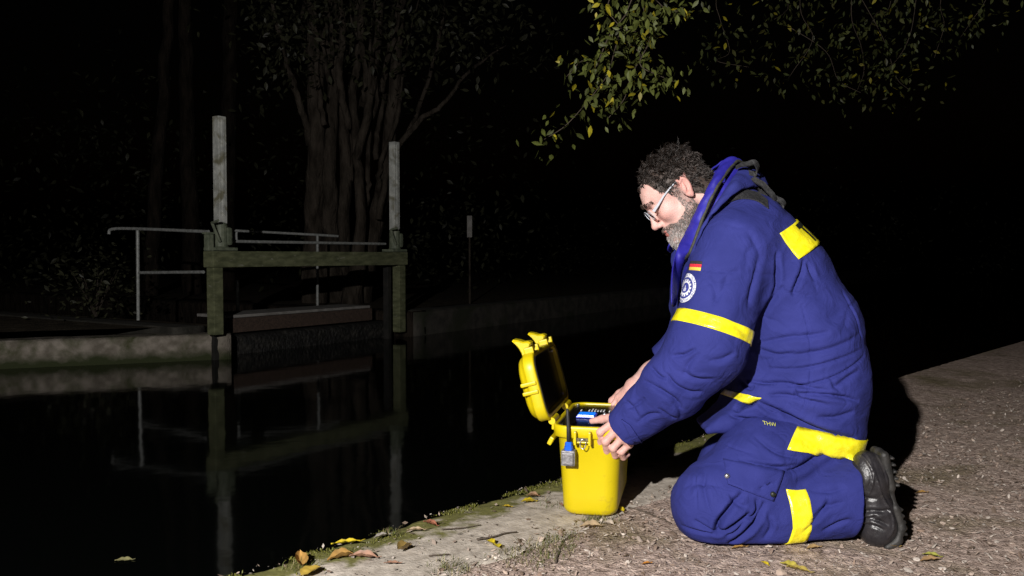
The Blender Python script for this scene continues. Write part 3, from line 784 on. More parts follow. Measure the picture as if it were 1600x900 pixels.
fallen(766, 851, .04, 40, Y, .3, "left half of a pair of round yellow leaflets", fat=1.4)
fallen(776, 857, .04, 20, (0.66, 0.53, 0.04), .2, "right half of a pair of round yellow leaflets", fat=1.5)
fallen(832, 778, .05, 70, BR, .6, "dull brown leaf behind the crumpled yellow leaf", fat=.9)
fallen(876, 792, .04, 15, (0.4, 0.2, 0.14), .5, "brown sliver leaf leaning at the case's left foot", fat=.6)
fallen(972, 802, .035, 10, Y, .5, "small yellow leaf standing at the case's right foot", lift=.8)
fallen(922, 826, .075, 80, PA, .3, "broken pale tan leaf in front of the case", fat=1.2)
fallen(950, 823, .045, 60, (0.5, 0.42, 0.34), .4, "pale round dry leaf just right of the tan one", fat=1.4)
fallen(1154, 860, .05, 95, OR, .3, "orange leaf under the kneeling knee", fat=.9)
fallen(1271, 860, .055, 110, (0.5, 0.33, 0.14), .3, "tan leaf below the yellow shin band", fat=.9)
fallen(1392, 858, .05, 80, (0.5, 0.33, 0.1), .3, "ochre leaf in the shade beside the boot toe", fat=1.1)
fallen(1232, 888, .06, 40, (0.5, 0.42, 0.07), .3, "olive yellow leaf at the bottom edge, left of two", fat=1.1)
fallen(1247, 894, .07, 60, (0.55, 0.42, 0.1), .2, "broad pale yellow leaf at the bottom edge, right of two", fat=1.2)
fallen(1455, 872, .05, 60, (0.4, 0.4, 0.08), .3, "green and brown leaf on the far right gravel")
fallen(1452, 879, .06, 95, (0.4, 0.25, 0.12), .3, "flat brown leaf touching the green one on the right", fat=.9)
fallen(1440, 773, .045, 95, OR, .3, "small orange leaf right of the boot shadow", fat=.9)
fallen(1195, 885, .03, 30, Y, .3, "tiny yellow green leaf in the foreground gravel")
fallen(1010, 885, .03, 100, (0.6, 0.24, 0.03), .3, "tiny bright orange leaf in the foreground gravel", fat=1)
fallen(193, 876, .075, 100, (0.32, 0.30, 0.14), .15, "lone pale leaf floating on the black water", z=.003, on=WATER, fat=1.1)
def twig(pp, rad, label, on=0.006):
    pts = [G(x, y) + np.array([0, 0, on]) for x, y in pp]
    c = pts[0]; sp = spline(pts, 4); rr = np.linspace(rad, rad * .5, len(sp))
    V, F = tube(sp, list(rr), 6); o = mo('twig', V, F, M['twig'], None, c); o.location = c
    tag(o, label, "twig", "twigs on the bank")
twig([(745, 846), (770, 842), (790, 836), (808, 834)], .0028, "short dark twig on the coping beside the yellow leaflets")
twig([(670, 872), (690, 870), (702, 869)], .0022, "small straight twig lower left on the coping")
twig([(982, 796), (1005, 802), (1030, 812), (1048, 820)], .003, "long thin twig between the case and the knee")
twig([(690, 830), (720, 828), (752, 823)], .002, "fine pale twig across the middle of the coping")
twig([(868, 883), (874, 862), (880, 850), (892, 838)], .003, "bent dark twig standing out of the grass tuft")
# ================================================================== the yellow case
BR_ = math.radians(12.5)
bd = np.array([math.sin(BR_), math.cos(BR_), 0]); bw = np.array([math.cos(BR_), -math.sin(BR_), 0])
fm_ = (P(880, 804, 2.625) + P(968, 806, 2.60)) / 2
bc = fm_ + bd * 0.135; bc[2] = 0.0
case = empty('equipment_case', (bc[0], bc[1], 0.006), -BR_)
tag(case, "open yellow hard case with instrument panel standing on the coping", "case")
HB = 0.280
v, f = loft([(0.0, 0.127, 0.345, 0.035), (0.003, 0.150, 0.368, 0.042), (0.010, 0.163, 0.381, 0.045), (0.022, 0.170, 0.388, 0.046), (0.06, 0.173, 0.391, 0.046),
             (HB - .042, 0.196, 0.408, 0.046), (HB - .040, 0.199, 0.411, 0.046), (HB - .037, 0.216, 0.428, 0.05), (HB - .034, 0.222, 0.434, 0.05), (HB - .006, 0.226, 0.438, 0.05), (HB - .001, 0.223, 0.435, 0.05), (HB, 0.218, 0.430, 0.048),
             (HB, 0.200, 0.412, 0.042), (HB - .003, 0.196, 0.408, 0.04), (HB - .012, 0.194, 0.406, 0.04)], True, False, 8)
body = mo('case_body', v, f, M['case'], case)
bm_ = body.modifiers.new('bev', 'WEIGHTED_NORMAL') if False else None
v, f = loft([(HB - .030, 0.1935, 0.4055, 0.04), (HB - .006, 0.1935, 0.4055, 0.04)], True, True, 8)
panel = mo('control_panel', v, f, M['black_panel'], case, smooth=False)
PZ = HB - .006
def cbox(name, c, size, m, par=case, bev=0.0, smooth=False):
    k = MB(); k.box(c, size, None, bev=bev); return k.build(name, m, par, smooth=smooth)
cbox('screen', (-0.030, -0.02, PZ + .004), (0.060, 0.075, 0.006), M['screen_edge'], panel, .002)
cbox('display', (-0.030, -0.02, PZ + .008), (0.052, 0.060, 0.003), M['screen'], panel, .001)
cbox('small_display', (0.052, 0.0, PZ + .004), (0.030, 0.030, 0.006), M['screen_edge'], panel, .002)
for x, y in ((0.028, -0.02), (0.078, 0.02), (0.052, -0.03), (0.09, -0.02)):
    k = MB(); k.tube([(x, y, PZ), (x, y, PZ + .012), (x, y, PZ + .016)], [.007, .006, .002], 10); k.build('button', M['steel'], panel, smooth=True)
# rows of illegibly small white markings printed on the panel
k = MB(); rr_ = np.random.default_rng(3)
for x0, n in ((-.062, 1), (-.035, 6), (.033, 1), (.054, 5)):
    for i in range(n):
        h = rr_.uniform(.022, .05)
        k.box((x0 + i * .0098, .075 + h / 2, PZ + .0006), (.0042, h, .001))
k.build('printed_marks', M['white_print'], panel)
for x, y in ((-.088, .185), (.088, .185), (-.088, -.185)):
    k = MB(); k.tube([(x, y, PZ), (x, y, PZ + .004), (x, y, PZ + .005)], [.006, .006, .003], 10); k.build('screw', M['steel'], panel, smooth=True)

# hasp on the front, near the left hand
yf = -0.219
k = MB()
for x in (-.022, .022): k.box((x - .015, yf - .010, HB - .032), (.0075, .026, .040), bev=.002)
k.box((-.015, yf - .003, HB - .046), (.04, .012, .006), bev=.002)
hasp = k.build('hasp', M['case'], case)
k = MB(); k.tube([(-.033, yf - .013, HB - .036), (.003, yf - .013, HB - .036)], .0055, 10)
k.tube([(-.024, yf - .021, HB - .034), (-.006, yf - .021, HB - .034)], .0045, 8)
k.tube(spline([(-.022, yf - .02, HB - .04), (-.020, yf - .021, HB - .055), (-.012, yf - .022, HB - .062), (-.005, yf - .021, HB - .053), (-.004, yf - .02, HB - .04)], 5), .0016, 6)
k.build('pin', M['steel'], hasp, smooth=True)
# grey cable block, blue gland, black whip
bx = -.057
k = MB(); k.box((bx, -.228, HB - .092), (.042, .036, .046), bev=.004)
k.box((bx, -.249, HB - .092), (.034, .008, .036), bev=.003)
blk = k.build('cable_block', M['grey_block'], case)
k = MB(); k.tube([(bx, -.230, HB - .070), (bx, -.230, HB - .058), (bx, -.230, HB - .057), (bx, -.230, HB - .048), (bx, -.230, HB - .044)], [.0135, .0135, .0115, .0115, .008], 8)
k.build('cable_gland', M['gland_blue'], blk)
k = MB(); k.tube(spline([(bx, -.230, HB - .046), (bx - .001, -.230, HB - .01), (bx - .003, -.229, HB + .025), (bx - .005, -.228, HB + .048)], 5), [.0058, .0054, .005, .0044, .0042], 10) if False else k.tube([(bx, -.230, HB - .046), (bx - .001, -.230, HB - .01), (bx - .003, -.229, HB + .03), (bx - .0045, -.228, HB + .052), (bx - .0047, -.228, HB + .055)], [.0062, .0058, .0052, .0046, .002], 10)
k.build('antenna', M['seal'], blk, smooth=True)
# left side: hinges
hx, hz = -0.119, HB + .004
for y in (-.13, .13):
    k = MB(); k.tube([(hx, y - .04, hz), (hx, y + .04, hz)], .011, 12); k.box((hx + .007, y, hz - .016), (.016, .076, .022), bev=.003)
    k.build('hinge', M['case'], case, smooth=False)
k = MB(); k.box((-.118, 0, HB - .052), (.014, .40, .026), np.array([[math.cos(.5), 0, math.sin(.5)], [0, 1, 0], [-math.sin(.5), 0, math.cos(.5)]]), bev=.004)
k.build('side_rib', M['case'], case)
# lid, swung open a little past upright
OA = math.radians(105)
def lidp(p):
    x, y, z = p                     # closed lid coordinates: x from the hinge, z upward
    return (hx + x * math.cos(OA) - z * math.sin(OA), y, hz + x * math.sin(OA) + z * math.cos(OA))
LW = 0.216
def lids(secs, c0, c1):
    v, f = loft(secs, c0, c1, 8)
    return [lidp((x + LW / 2 + .006, y, z)) for x, y, z in v], f
v, f = lids([(0.022, 0.178, 0.402, 0.038), (0.002, 0.180, 0.404, 0.038), (0.0, 0.188, 0.412, 0.042), (0.0, 0.210, 0.434, 0.05), (.004, .216, .44, .052), (0.030, 0.216, 0.440, 0.052), (0.034, 0.212, 0.436, 0.05),
             (.036, .200, .424, .05), (.046, .192, .416, .05), (.054, .178, .402, .05), (.059, .153, .377, .045), (.060, .12, .34, .04)], False, True)
lid = mo('lid', v, f, M['case'], case)
v, f = lids([(0.015, 0.1775, 0.4015, 0.036), (0.022, 0.1775, 0.4015, 0.036)], True, True)
lp = mo('lid_panel', v, f, M['black_panel'], lid, smooth=False)
v, f = lids([(0.003, 0.185, 0.409, 0.04), (-0.002, 0.183, 0.407, 0.04), (-.002, .1815, .4055, .039), (.001, .1805, .4045, .038)], False, False)
mo('seal', v, f, M['seal'], lid)
for x, y in ((.035, -.178), (.035, .178), (.19, -.178), (.19, .178)):
    k = MB(); k.tube([lidp((x, y, .016)), lidp((x, y, .010)), lidp((x, y, .0085))], [.0055, .0055, .003], 8); k.build('screw', M['steel'], lid, smooth=True)
k = MB()
for x in (.105, .132): k.box(lidp((x, -.222, .030)), (.012, .012, .05), np.array([[math.cos(OA), 0, -math.sin(OA)], [0, 1, 0], [math.sin(OA), 0, math.cos(OA)]]), bev=.004)
k.build('end_rib', M['case'], lid)
RL = np.array([[math.cos(OA), 0, -math.sin(OA)], [0, 1, 0], [math.sin(OA), 0, math.cos(OA)]])
LATCH = [(9, -3), (7, 4), (1, 9), (0, 13), (5, 15), (6, 20), (2, 22), (-6, 21), (-13, 23), (-21, 24), (-23, 21), (-17, 16), (-12, 10), (-8, 3), (-6, -4)]
for y in (-.125, .125):
    for s_ in (-1, 1):
        k = MB(); k.box(lidp((LW + .012, y + s_ * .042, .014)), (.022, .022, .032), RL, bev=.005); k.build('latch_lug', M['case'], lid)
    base = lidp((LW - .004, y, .030)); n_ = len(LATCH); hw_ = .026
    vs_ = []
    for ins, yy in ((.78, -hw_), (1.0, -hw_ + .006), (1.0, hw_ - .006), (.78, hw_)):
        cx_, cz_ = -4, 11
        vs_ += [(base[0] + (cx_ + (px_ - cx_) * ins) * .0021, y + yy, base[2] + (cz_ + (pz_ - cz_) * ins) * .0021) for px_, pz_ in LATCH]
    fs_ = [tuple(range(n_ - 1, -1, -1)), tuple(3 * n_ + i for i in range(n_))] + [(r_ * n_ + i, r_ * n_ + (i + 1) % n_, (r_ + 1) * n_ + (i + 1) % n_, (r_ + 1) * n_ + i) for r_ in range(3) for i in range(n_)]
    k = MB(); k.add(vs_, fs_); k.build('latch', M['case'], lid)
# ================================================================== the kneeling man
class SDF:
    """shapes blended on a grid, then turned into one closed surface"""
    def __init__(s, xs, ys, zs):
        s.xs, s.ys, s.zs = [np.asarray(a, np.float32) for a in (xs, ys, zs)]
        s.D = np.full((len(xs), len(ys), len(zs)), 0.3, np.float32)
    def put(s, lo, hi, fn, k=0.02, sub=False):
        mg = k + 0.03
        sl = []
        for a, l, h in zip((s.xs, s.ys, s.zs), lo, hi):
            i0 = max(int(np.searchsorted(a, l - mg)) - 1, 0); i1 = min(int(np.searchsorted(a, h + mg)) + 1, len(a))
            if i1 - i0 < 2: return
            sl.append(slice(i0, i1))
        X = s.xs[sl[0]][:, None, None]; Y = s.ys[sl[1]][None, :, None]; Z = s.zs[sl[2]][None, None, :]
        d = fn(X, Y, Z).astype(np.float32)
        A = s.D[sl[0], sl[1], sl[2]]
        if sub: d = -d; h = np.maximum(k - np.abs(A - d), 0) / k; s.D[sl[0], sl[1], sl[2]] = np.maximum(A, d) + h * h * k * 0.25
        else: h = np.maximum(k - np.abs(A - d), 0) / k; s.D[sl[0], sl[1], sl[2]] = np.minimum(A, d) - h * h * k * 0.25
    def cone(s, a, b, ra, rb, k=0.02, sub=False, hy=0.0, hyb=None):
        a = np.asarray(a, float); b = np.asarray(b, float); ab = b - a; L2 = float(ab @ ab) + 1e-9
        hyb = hy if hyb is None else hyb; m = max(ra, rb)
        lo = np.minimum(a, b) - m; hi = np.maximum(a, b) + m; lo[1] -= max(hy, hyb); hi[1] += max(hy, hyb)
        def fn(X, Y, Z):
            x, y, z = X - a[0], Y - a[1], Z - a[2]
            t = np.clip((x * ab[0] + y * ab[1] + z * ab[2]) / L2, 0, 1)
            yy = y - t * ab[1]
            if hy or hyb: yy = np.maximum(np.abs(yy) - (hy + t * (hyb - hy)), 0)
            return np.sqrt((x - t * ab[0]) ** 2 + yy ** 2 + (z - t * ab[2]) ** 2) - (ra + t * (rb - ra))
        s.put(lo, hi, fn, k, sub)
    def chain(s, pts, rads, k=0.02, sub=False):
        for i in range(len(pts) - 1): s.cone(pts[i], pts[i + 1], rads[i], rads[i + 1], k, sub)
    def half(s, c, n, rad, k=0.004):
        """cut away everything past the plane at c with outward normal n, within rad"""
        c = np.asarray(c, float); n = np.asarray(n, float); n = n / np.linalg.norm(n)
        def fn(X, Y, Z):
            d = (X - c[0]) * n[0] + (Y - c[1]) * n[1] + (Z - c[2]) * n[2]
            return np.maximum(-d, np.sqrt((X - c[0]) ** 2 + (Y - c[1]) ** 2 + (Z - c[2]) ** 2) - rad)
        s.put(c - rad, c + rad, fn, k, True)
    def ell(s, c, r, R=None, k=0.02, sub=False):
        c = np.asarray(c, float); r = np.asarray(r, float); R = np.eye(3) if R is None else R; m = r.max()
        def fn(X, Y, Z):
            x, y, z = X - c[0], Y - c[1], Z - c[2]
            q = [x * R[0, i] + y * R[1, i] + z * R[2, i] for i in range(3)]
            k0 = np.sqrt(sum((q[i] / r[i]) ** 2 for i in range(3))); k1 = np.sqrt(sum((q[i] / r[i] ** 2) ** 2 for i in range(3))) + 1e-6
            return k0 * (k0 - 1) / k1
        s.put(c - m, c + m, fn, k, sub)
    def mesh(s, smooth=2):
        D = s.D; S = D < 0
        nx, ny, nz = D.shape
        c = np.zeros((nx - 1, ny - 1, nz - 1), np.int8)
        offs = [(i, j, k) for i in (0, 1) for j in (0, 1) for k in (0, 1)]
        for i, j, k in offs: c += S[i:nx - 1 + i, j:ny - 1 + j, k:nz - 1 + k]
        mix = (c > 0) & (c < 8); idx = np.argwhere(mix); n = len(idx)
        vid = np.full(mix.shape, -1, np.int32); vid[mix] = np.arange(n)
        cv = [D[idx[:, 0] + i, idx[:, 1] + j, idx[:, 2] + k] for i, j, k in offs]
        acc = np.zeros((n, 3)); cnt = np.zeros(n)
        for a in range(8):
            for b in range(a + 1, 8):
                oa, ob = np.array(offs[a]), np.array(offs[b])
                if np.abs(oa - ob).sum() != 1: continue
                va, vb = cv[a], cv[b]; cr_ = (va < 0) != (vb < 0)
                t = np.where(cr_, va / np.where(cr_, va - vb, 1), 0)
                acc += np.where(cr_[:, None], oa + (ob - oa) * t[:, None], 0); cnt += cr_
        loc = acc / cnt[:, None]
        V = np.stack([ax[idx[:, i]] + loc[:, i] * (ax[idx[:, i] + 1] - ax[idx[:, i]]) for i, ax in enumerate((s.xs, s.ys, s.zs))], 1)
        F = []
        def quads(e, fl, cells):
            q = [vid[e[:, 0] + o[0], e[:, 1] + o[1], e[:, 2] + o[2]] for o in cells]
            q = np.stack(q, 1); q[fl] = q[fl][:, ::-1]; F.append(q)
        e = np.argwhere(S[:-1, 1:-1, 1:-1] != S[1:, 1:-1, 1:-1]) + (0, 1, 1); quads(e, ~S[e[:, 0], e[:, 1], e[:, 2]], [(0, -1, -1), (0, 0, -1), (0, 0, 0), (0, -1, 0)])
        e = np.argwhere(S[1:-1, :-1, 1:-1] != S[1:-1, 1:, 1:-1]) + (1, 0, 1); quads(e, ~S[e[:, 0], e[:, 1], e[:, 2]], [(-1, 0, -1), (-1, 0, 0), (0, 0, 0), (0, 0, -1)])
        e = np.argwhere(S[1:-1, 1:-1, :-1] != S[1:-1, 1:-1, 1:]) + (1, 1, 0); quads(e, ~S[e[:, 0], e[:, 1], e[:, 2]], [(-1, -1, 0), (0, -1, 0), (0, 0, 0), (-1, 0, 0)])
        F = np.concatenate(F)
        # keep the largest connected piece only
        lab = np.arange(n)
        for _ in range(400):
            m = lab[F].min(1); new = lab.copy()
            for j in range(4): np.minimum.at(new, F[:, j], m)
            new = new[new]
            if (new == lab).all(): break
            lab = new
        u, cn = np.unique(lab, return_counts=True); keep = lab == u[cn.argmax()]
        mp = np.cumsum(keep) - 1; F = mp[F[keep[F[:, 0]]]]; V = V[keep]
        for _ in range(smooth):
            for lam in (0.5, -0.52): V = V + lam * (nbr_mean(V, F) - V)
        return V, F

def nbr_mean(V, F):
    n = len(V); e = np.concatenate([F[:, [0, 1]], F[:, [1, 2]], F[:, [2, 3]], F[:, [3, 0]]]); e = np.concatenate([e, e[:, ::-1]])
    c = np.bincount(e[:, 0], minlength=n).astype(float); c[c == 0] = 1
    return np.stack([np.bincount(e[:, 0], weights=V[e[:, 1], i], minlength=n) / c for i in range(3)], 1)
def normals(V, F):
    a = np.cross(V[F[:, 2]] - V[F[:, 0]], V[F[:, 3]] - V[F[:, 1]])
    N = np.stack([sum(np.bincount(F[:, j], weights=a[:, i], minlength=len(V)) for j in range(4)) for i in range(3)], 1)
    return N / (np.linalg.norm(N, axis=1)[:, None] + 1e-12)

def seg_dist(Q, A, B):
    """2-D distance of points to a segment, parameter, signed side"""
    ab = B - A; t = np.clip(((Q - A) @ ab) / (ab @ ab + 1e-12), 0, 1); d = Q - A - t[:, None] * ab
    sg = np.sign(ab[0] * d[:, 1] - ab[1] * d[:, 0])
    return np.linalg.norm(d, axis=1), t, sg

def fold(V, N, pp, dref, depth, width, side=1, ylo=-9, yhi=9, bulge=0.28, nmin=0.15, sgn=-1, fade=True):
    """press a crease into the cloth along a polyline drawn on the near side, with a soft roll of cloth beside it"""
    q = spline([P(x, y, dref) for x, y in pp], 5); q = np.array([(a[0], a[2]) for a in q])
    Q = V[:, [0, 2]]
    lo = q.min(0) - width * 6; hi = q.max(0) + width * 6
    s = np.where((Q > lo).all(1) & (Q < hi).all(1) & (V[:, 1] > ylo) & (V[:, 1] < yhi) & (N[:, 1] * sgn > nmin))[0]
    if len(s) == 0: return
    best = np.full(len(s), 9.0); par = np.zeros(len(s)); sd = np.zeros(len(s)); n = len(q) - 1
    for i in range(n):
        d, t, g = seg_dist(Q[s], q[i], q[i + 1]); m = d < best
        best[m] = d[m]; par[m] = (i + t[m]) / n; sd[m] = g[m]
    amp = np.sin(np.pi * np.clip(par, 0.0, 1)) ** 0.6 if fade else np.ones(len(s))
    amp = amp * np.clip((N[s, 1] * sgn - nmin) / 0.3, 0, 1)
    cr_ = -depth * 1.5 * np.exp(-(best / width) ** 1.3)
    b = bulge * depth * np.exp(-((best - 2.4 * width) / (1.5 * width)) ** 2) * np.where(sd * side > 0, 1.0, 0.35)
    V[s] += (amp * (cr_ + b))[:, None] * N[s]

CY = 2.575                                  # the man's middle plane
PC = P(1215, 855, 2.45)
man = empty('person', (1.0, CY, 0)); mano = (1.0, CY, 0)
tag(man, "bearded man in navy work overalls kneeling and reaching into the yellow case", "person")
def far_y(p): q = np.array(p, float).copy(); q[1] = 2 * CY - q[1]; return q
def sp2(a, b, step): return np.arange(a, b, step)

# ---------------- head frame
TH = math.radians(40)
HF = np.array([-math.cos(TH), 0, -math.sin(TH)]); HU = np.array([-math.sin(TH), 0, math.cos(TH)]); HY = np.array([0, 1.0, 0])
HC = P(1070, 297, CY - 0.075); HC[1] = CY
HR = np.stack([HF, HY, HU], 1)
def H(x, y, z): return HC + HF * x + HY * y + HU * z
def Hinv(V): return (V - HC) @ HR

# ---------------- body: head, neck, trunk, arms and hands as one surface
xs = np.concatenate([sp2(0.20, 0.66, 0.0026), sp2(0.66, 1.3, 0.012)])
ys = np.concatenate([sp2(2.22, 2.45, 0.012), sp2(2.45, 2.71, 0.0028), sp2(2.71, 2.86, 0.009), sp2(2.86, 3.05, 0.0030)])
zs = np.concatenate([sp2(-0.02, 0.17, 0.012), sp2(0.17, 0.42, 0.0026), sp2(0.42, 0.80, 0.010), sp2(0.80, 1.17, 0.0026)])
B = SDF(xs, ys, zs)
# trunk and limbs under the clothes
B.cone(P(1275, 650, CY), P(1255, 540, CY), .11, .12, .04, hy=.05)
B.cone(P(1255, 540, CY), P(1195, 420, CY), .12, .12, .05, hy=.06)
B.cone(P(1195, 420, CY), P(1155, 370, CY), .11, .075, .05, hy=.08)
nsh, nel, nwr = P(1150, 390, 2.43), P(1108, 545, 2.37), P(992, 664, 2.485)
fsh, fel, fwr = P(1140, 390, 2.74), P(1078, 540, 2.90), P(990, 604, 2.93)
B.chain([nsh, nel], [.06, .05], .04); B.cone(nel, nwr, .05, .030, .02)
B.chain([fsh, fel], [.06, .048], .04); B.cone(fel, P(1018, 583, 2.92), .048, .037, .02); B.cone(P(1018, 583, 2.92), fwr, .037, .0275, .02)
for w, dk in ((lambda p: p, np.zeros(3)), (far_y, np.array([.165, 0, 0]))):
    B.cone(w(P(1275, 680, 2.49)), w(P(1165, 772, 2.42)) + dk, .075, .05, .04); B.cone(w(P(1160, 785, 2.40)) + dk, w(P(1335, 775, 2.38)), .05, .045, .03)
# neck and head
B.cone(P(1150, 345, CY), H(-.045, 0, -.03), .068, .060, .03)
B.ell(H(-.004, 0, .044), (.097, .074, .070), HR, .03)
B.ell(H(.042, 0, .038), (.062, .063, .052), HR, .03)
B.ell(H(.046, 0, -.030), (.056, .057, .078), HR, .03)
for s in (-1, 1):
    B.cone(H(.018, s * .052, -.050), H(.085, s * .014, -.102), .024, .022, .03)
    B.ell(H(.068, s * .040, -.018), (.028, .022, .024), HR, .02)
B.ell(H(.094, 0, -.104), (.020, .024, .019), HR, .02)
B.cone(H(.101, -.026, .032), H(.101, .026, .032), .0085, .0085, .016)
B.ell(H(.097, 0, -.068), (.016, .030, .022), HR, .018)
for s in (-1, 1):
    B.ell(H(.110, s * .031, .006), (.019, .019, .013), HR, .014, sub=True)
    B.ell(H(.0865, s * .031, .007), (.0145, .0155, .0145), HR, .004)
    B.ell(H(.089, s * .031, .012), (.0145, .0165, .0105), HR, .003)
B.cone(H(.101, 0, .018), H(.121, 0, -.030), .0085, .0105, .010)
B.ell(H(.122, 0, -.034), (.0125, .0115, .0105), HR, .008)
for s in (-1, 1):
    B.ell(H(.110, s * .0125, -.038), (.0115, .0075, .0085), HR, .006)
    B.ell(H(.113, s * .0065, -.0465), (.005, .0028, .004), HR, .003, sub=True)
B.ell(H(.1085, 0, -.0625), (.0075, .021, .0055), HR, .005)
B.ell(H(.1065, 0, -.0745), (.0080, .019, .0060), HR, .005)
B.ell(H(.116, 0, -.0685), (.012, .022, .0012), HR, .003, sub=True)
for s in (-1, 1):
    er = HR @ np.array([[math.cos(-.25), 0, math.sin(-.25)], [0, 1, 0], [-math.sin(-.25), 0, math.cos(-.25)]]) @ np.array([[math.cos(s * .32), -math.sin(s * .32), 0], [math.sin(s * .32), math.cos(s * .32), 0], [0, 0, 1]])
    B.ell(H(-.009, s * .078, .006), (.0185, .0065, .032), er, .006)
    B.ell(H(-.007, s * .082, .009), (.0118, .0055, .022), er, .004, sub=True)
    B.ell(H(-.008, s * .078, -.019), (.0085, .006, .011), er, .005)
    B.ell(H(-.004, s * .081, .007), (.0045, .0035, .014), er, .003)
    B.ell(H(.006, s * .077, -.002), (.0045, .0045, .006), er, .004)
# near (left) hand: thumb along the rim, fingers folded down against the case
def hand(w, mcps, fingers, frad, thumb, trad, palmr):
    for m in mcps: B.cone(w, m, palmr, .0118, .012)
    for a, b in zip(mcps[:-1], mcps[1:]): B.cone(a, b, .0115, .0115, .010)
    for fp, fr in zip(fingers, frad):
        B.chain(fp, [fr * 1.14, fr * 1.10, fr * .98, fr * .80], .0038)
        B.ell(fp[1], (fr * 1.18,) * 3, None, .003)
    B.chain(thumb, trad, .006)
nm = [P(958, 660, 2.520), P(963, 672, 2.512), P(972, 684, 2.514), P(983, 694, 2.522)]
nf = [[nm[0], P(938, 675, 2.522), P(938, 691, 2.546), P(947, 695, 2.560)],
      [nm[1], P(946, 690, 2.516), P(948, 705, 2.543), P(957, 705, 2.560)],
      [nm[2], P(958, 700, 2.518), P(961, 712, 2.544), P(969, 709, 2.558)],
      [nm[3], P(971, 706, 2.524), P(974, 715, 2.546), P(981, 710, 2.556)]]
hand(nwr, nm, nf, [.0102, .0106, .0102, .0092], [P(988, 655, 2.51), P(962, 651, 2.545), P(941, 655, 2.575), P(925, 658, 2.59)], [.019, .0140, .0122, .0092], .024)
# far (right) hand: fingers over the far rim
fm = [P(966, 622, 2.945), P(972, 628, 2.925), P(978, 634, 2.91), P(984, 640, 2.90)]
ff = [[fm[0], P(958, 633, 2.945), P(955, 645, 2.935), P(956, 652, 2.925)],
      [fm[1], P(962, 640, 2.92), P(960, 652, 2.91), P(962, 660, 2.90)],
      [fm[2], P(970, 646, 2.90), P(968, 658, 2.89), P(970, 666, 2.885)],
      [fm[3], P(978, 652, 2.89), P(976, 662, 2.88), P(978, 668, 2.875)]]
hand(fwr, fm, ff, [.009, .0095, .009, .008], [P(985, 606, 2.945), P(968, 615, 2.965), P(956, 626, 2.975), P(953, 636, 2.965)], [.018, .0135, .0115, .009], .024)
V, F = B.mesh(1)
N = normals(V, F); Lh = Hinv(V)
hx_, hy_, hz_ = Lh[:, 0], np.abs(Lh[:, 1]), Lh[:, 2]
inhead = (hz_ > -.16) & (hx_ > -.14) & (hx_ < .16) & (hy_ < .11) & (V[:, 2] > .78)
def scalp(x, y, z): return z > np.interp(x, [-.13, -.06, -.02, .004, .026, .044, .061, .067, .071, .08, .12], [-.055, -.06, -.03, .033, .028, .024, .046, .070, .088, .096, .11])
def beardm(x, y, z):
    m = (z < np.interp(x, [.0, .02, .035, .055, .075, .09, .13], [-.022, -.030, -.045, -.054, -.060, -.051, -.049])) & (x > -.004)
    side = (x > .006) & (x < .032) & (z < .03) & (z > -.06)
    lips = (x > .098) & (z > -.080) & (z < -.060) & (y < .022)
    nose = (z > -.0505) & (x > .1)
    return (m | side) & ~lips & ~nose
tone = np.tile(np.array([0.62, 0.385, 0.345]), (len(V), 1))
nz1 = vnoise(V * 30, 5, 3)[:, None]
tone *= 1 + 0.08 * nz1 + 0.05 * vnoise(V * 140, 6, 2)[:, None]
blush = np.exp(-(((hx_ - .085) / .03) ** 2 + ((hy_ - .038) / .022) ** 2 + ((hz_ + .02) / .025) ** 2)) + 1.0 * np.exp(-(((hx_ - .122) / .016) ** 2 + (hy_ / .016) ** 2 + ((hz_ + .036) / .014) ** 2)) + 0.9 * ((hy_ > .068) & (np.abs(hx_ + .008) < .024) & (np.abs(hz_) < .042))
blush = np.where(inhead, blush, 0)[:, None]
tone = tone * (1 - .5 * blush) + np.array([0.60, 0.235, 0.20]) * .5 * blush
lip = inhead & (hx_ > .098) & (hz_ > -.081) & (hz_ < -.058) & (hy_ < .02) & (hx_ < .122)
tone[lip] = (0.50, 0.19, 0.165)
sc_ = inhead & scalp(hx_, hy_, hz_) & ~((hy_ > .0705) & (np.abs(hx_ + .009) < .022) & (np.abs(hz_ - .004) < .036))
tone[sc_] = (0.05, 0.036, 0.03)
bd_ = inhead & beardm(hx_, hy_, hz_); tone[bd_] = tone[bd_] * .45 + np.array([.20, .175, .16]) * .5
br = inhead & (np.abs(hz_ - .033) < .006) & (hx_ > .085) & (hy_ > .008) & (hy_ < .045); tone[br] *= .55
hands_ = (V[:, 2] < .5) & (V[:, 0] < .42); tone[hands_] = tone[hands_] * np.array([1.02, .94, .92])
skin = mo('body', V, F, M['skin'], man, mano); set_tone(skin, tone)
bvh_skin = BVHTree.FromPolygons([tuple(x) for x in V], F.tolist())

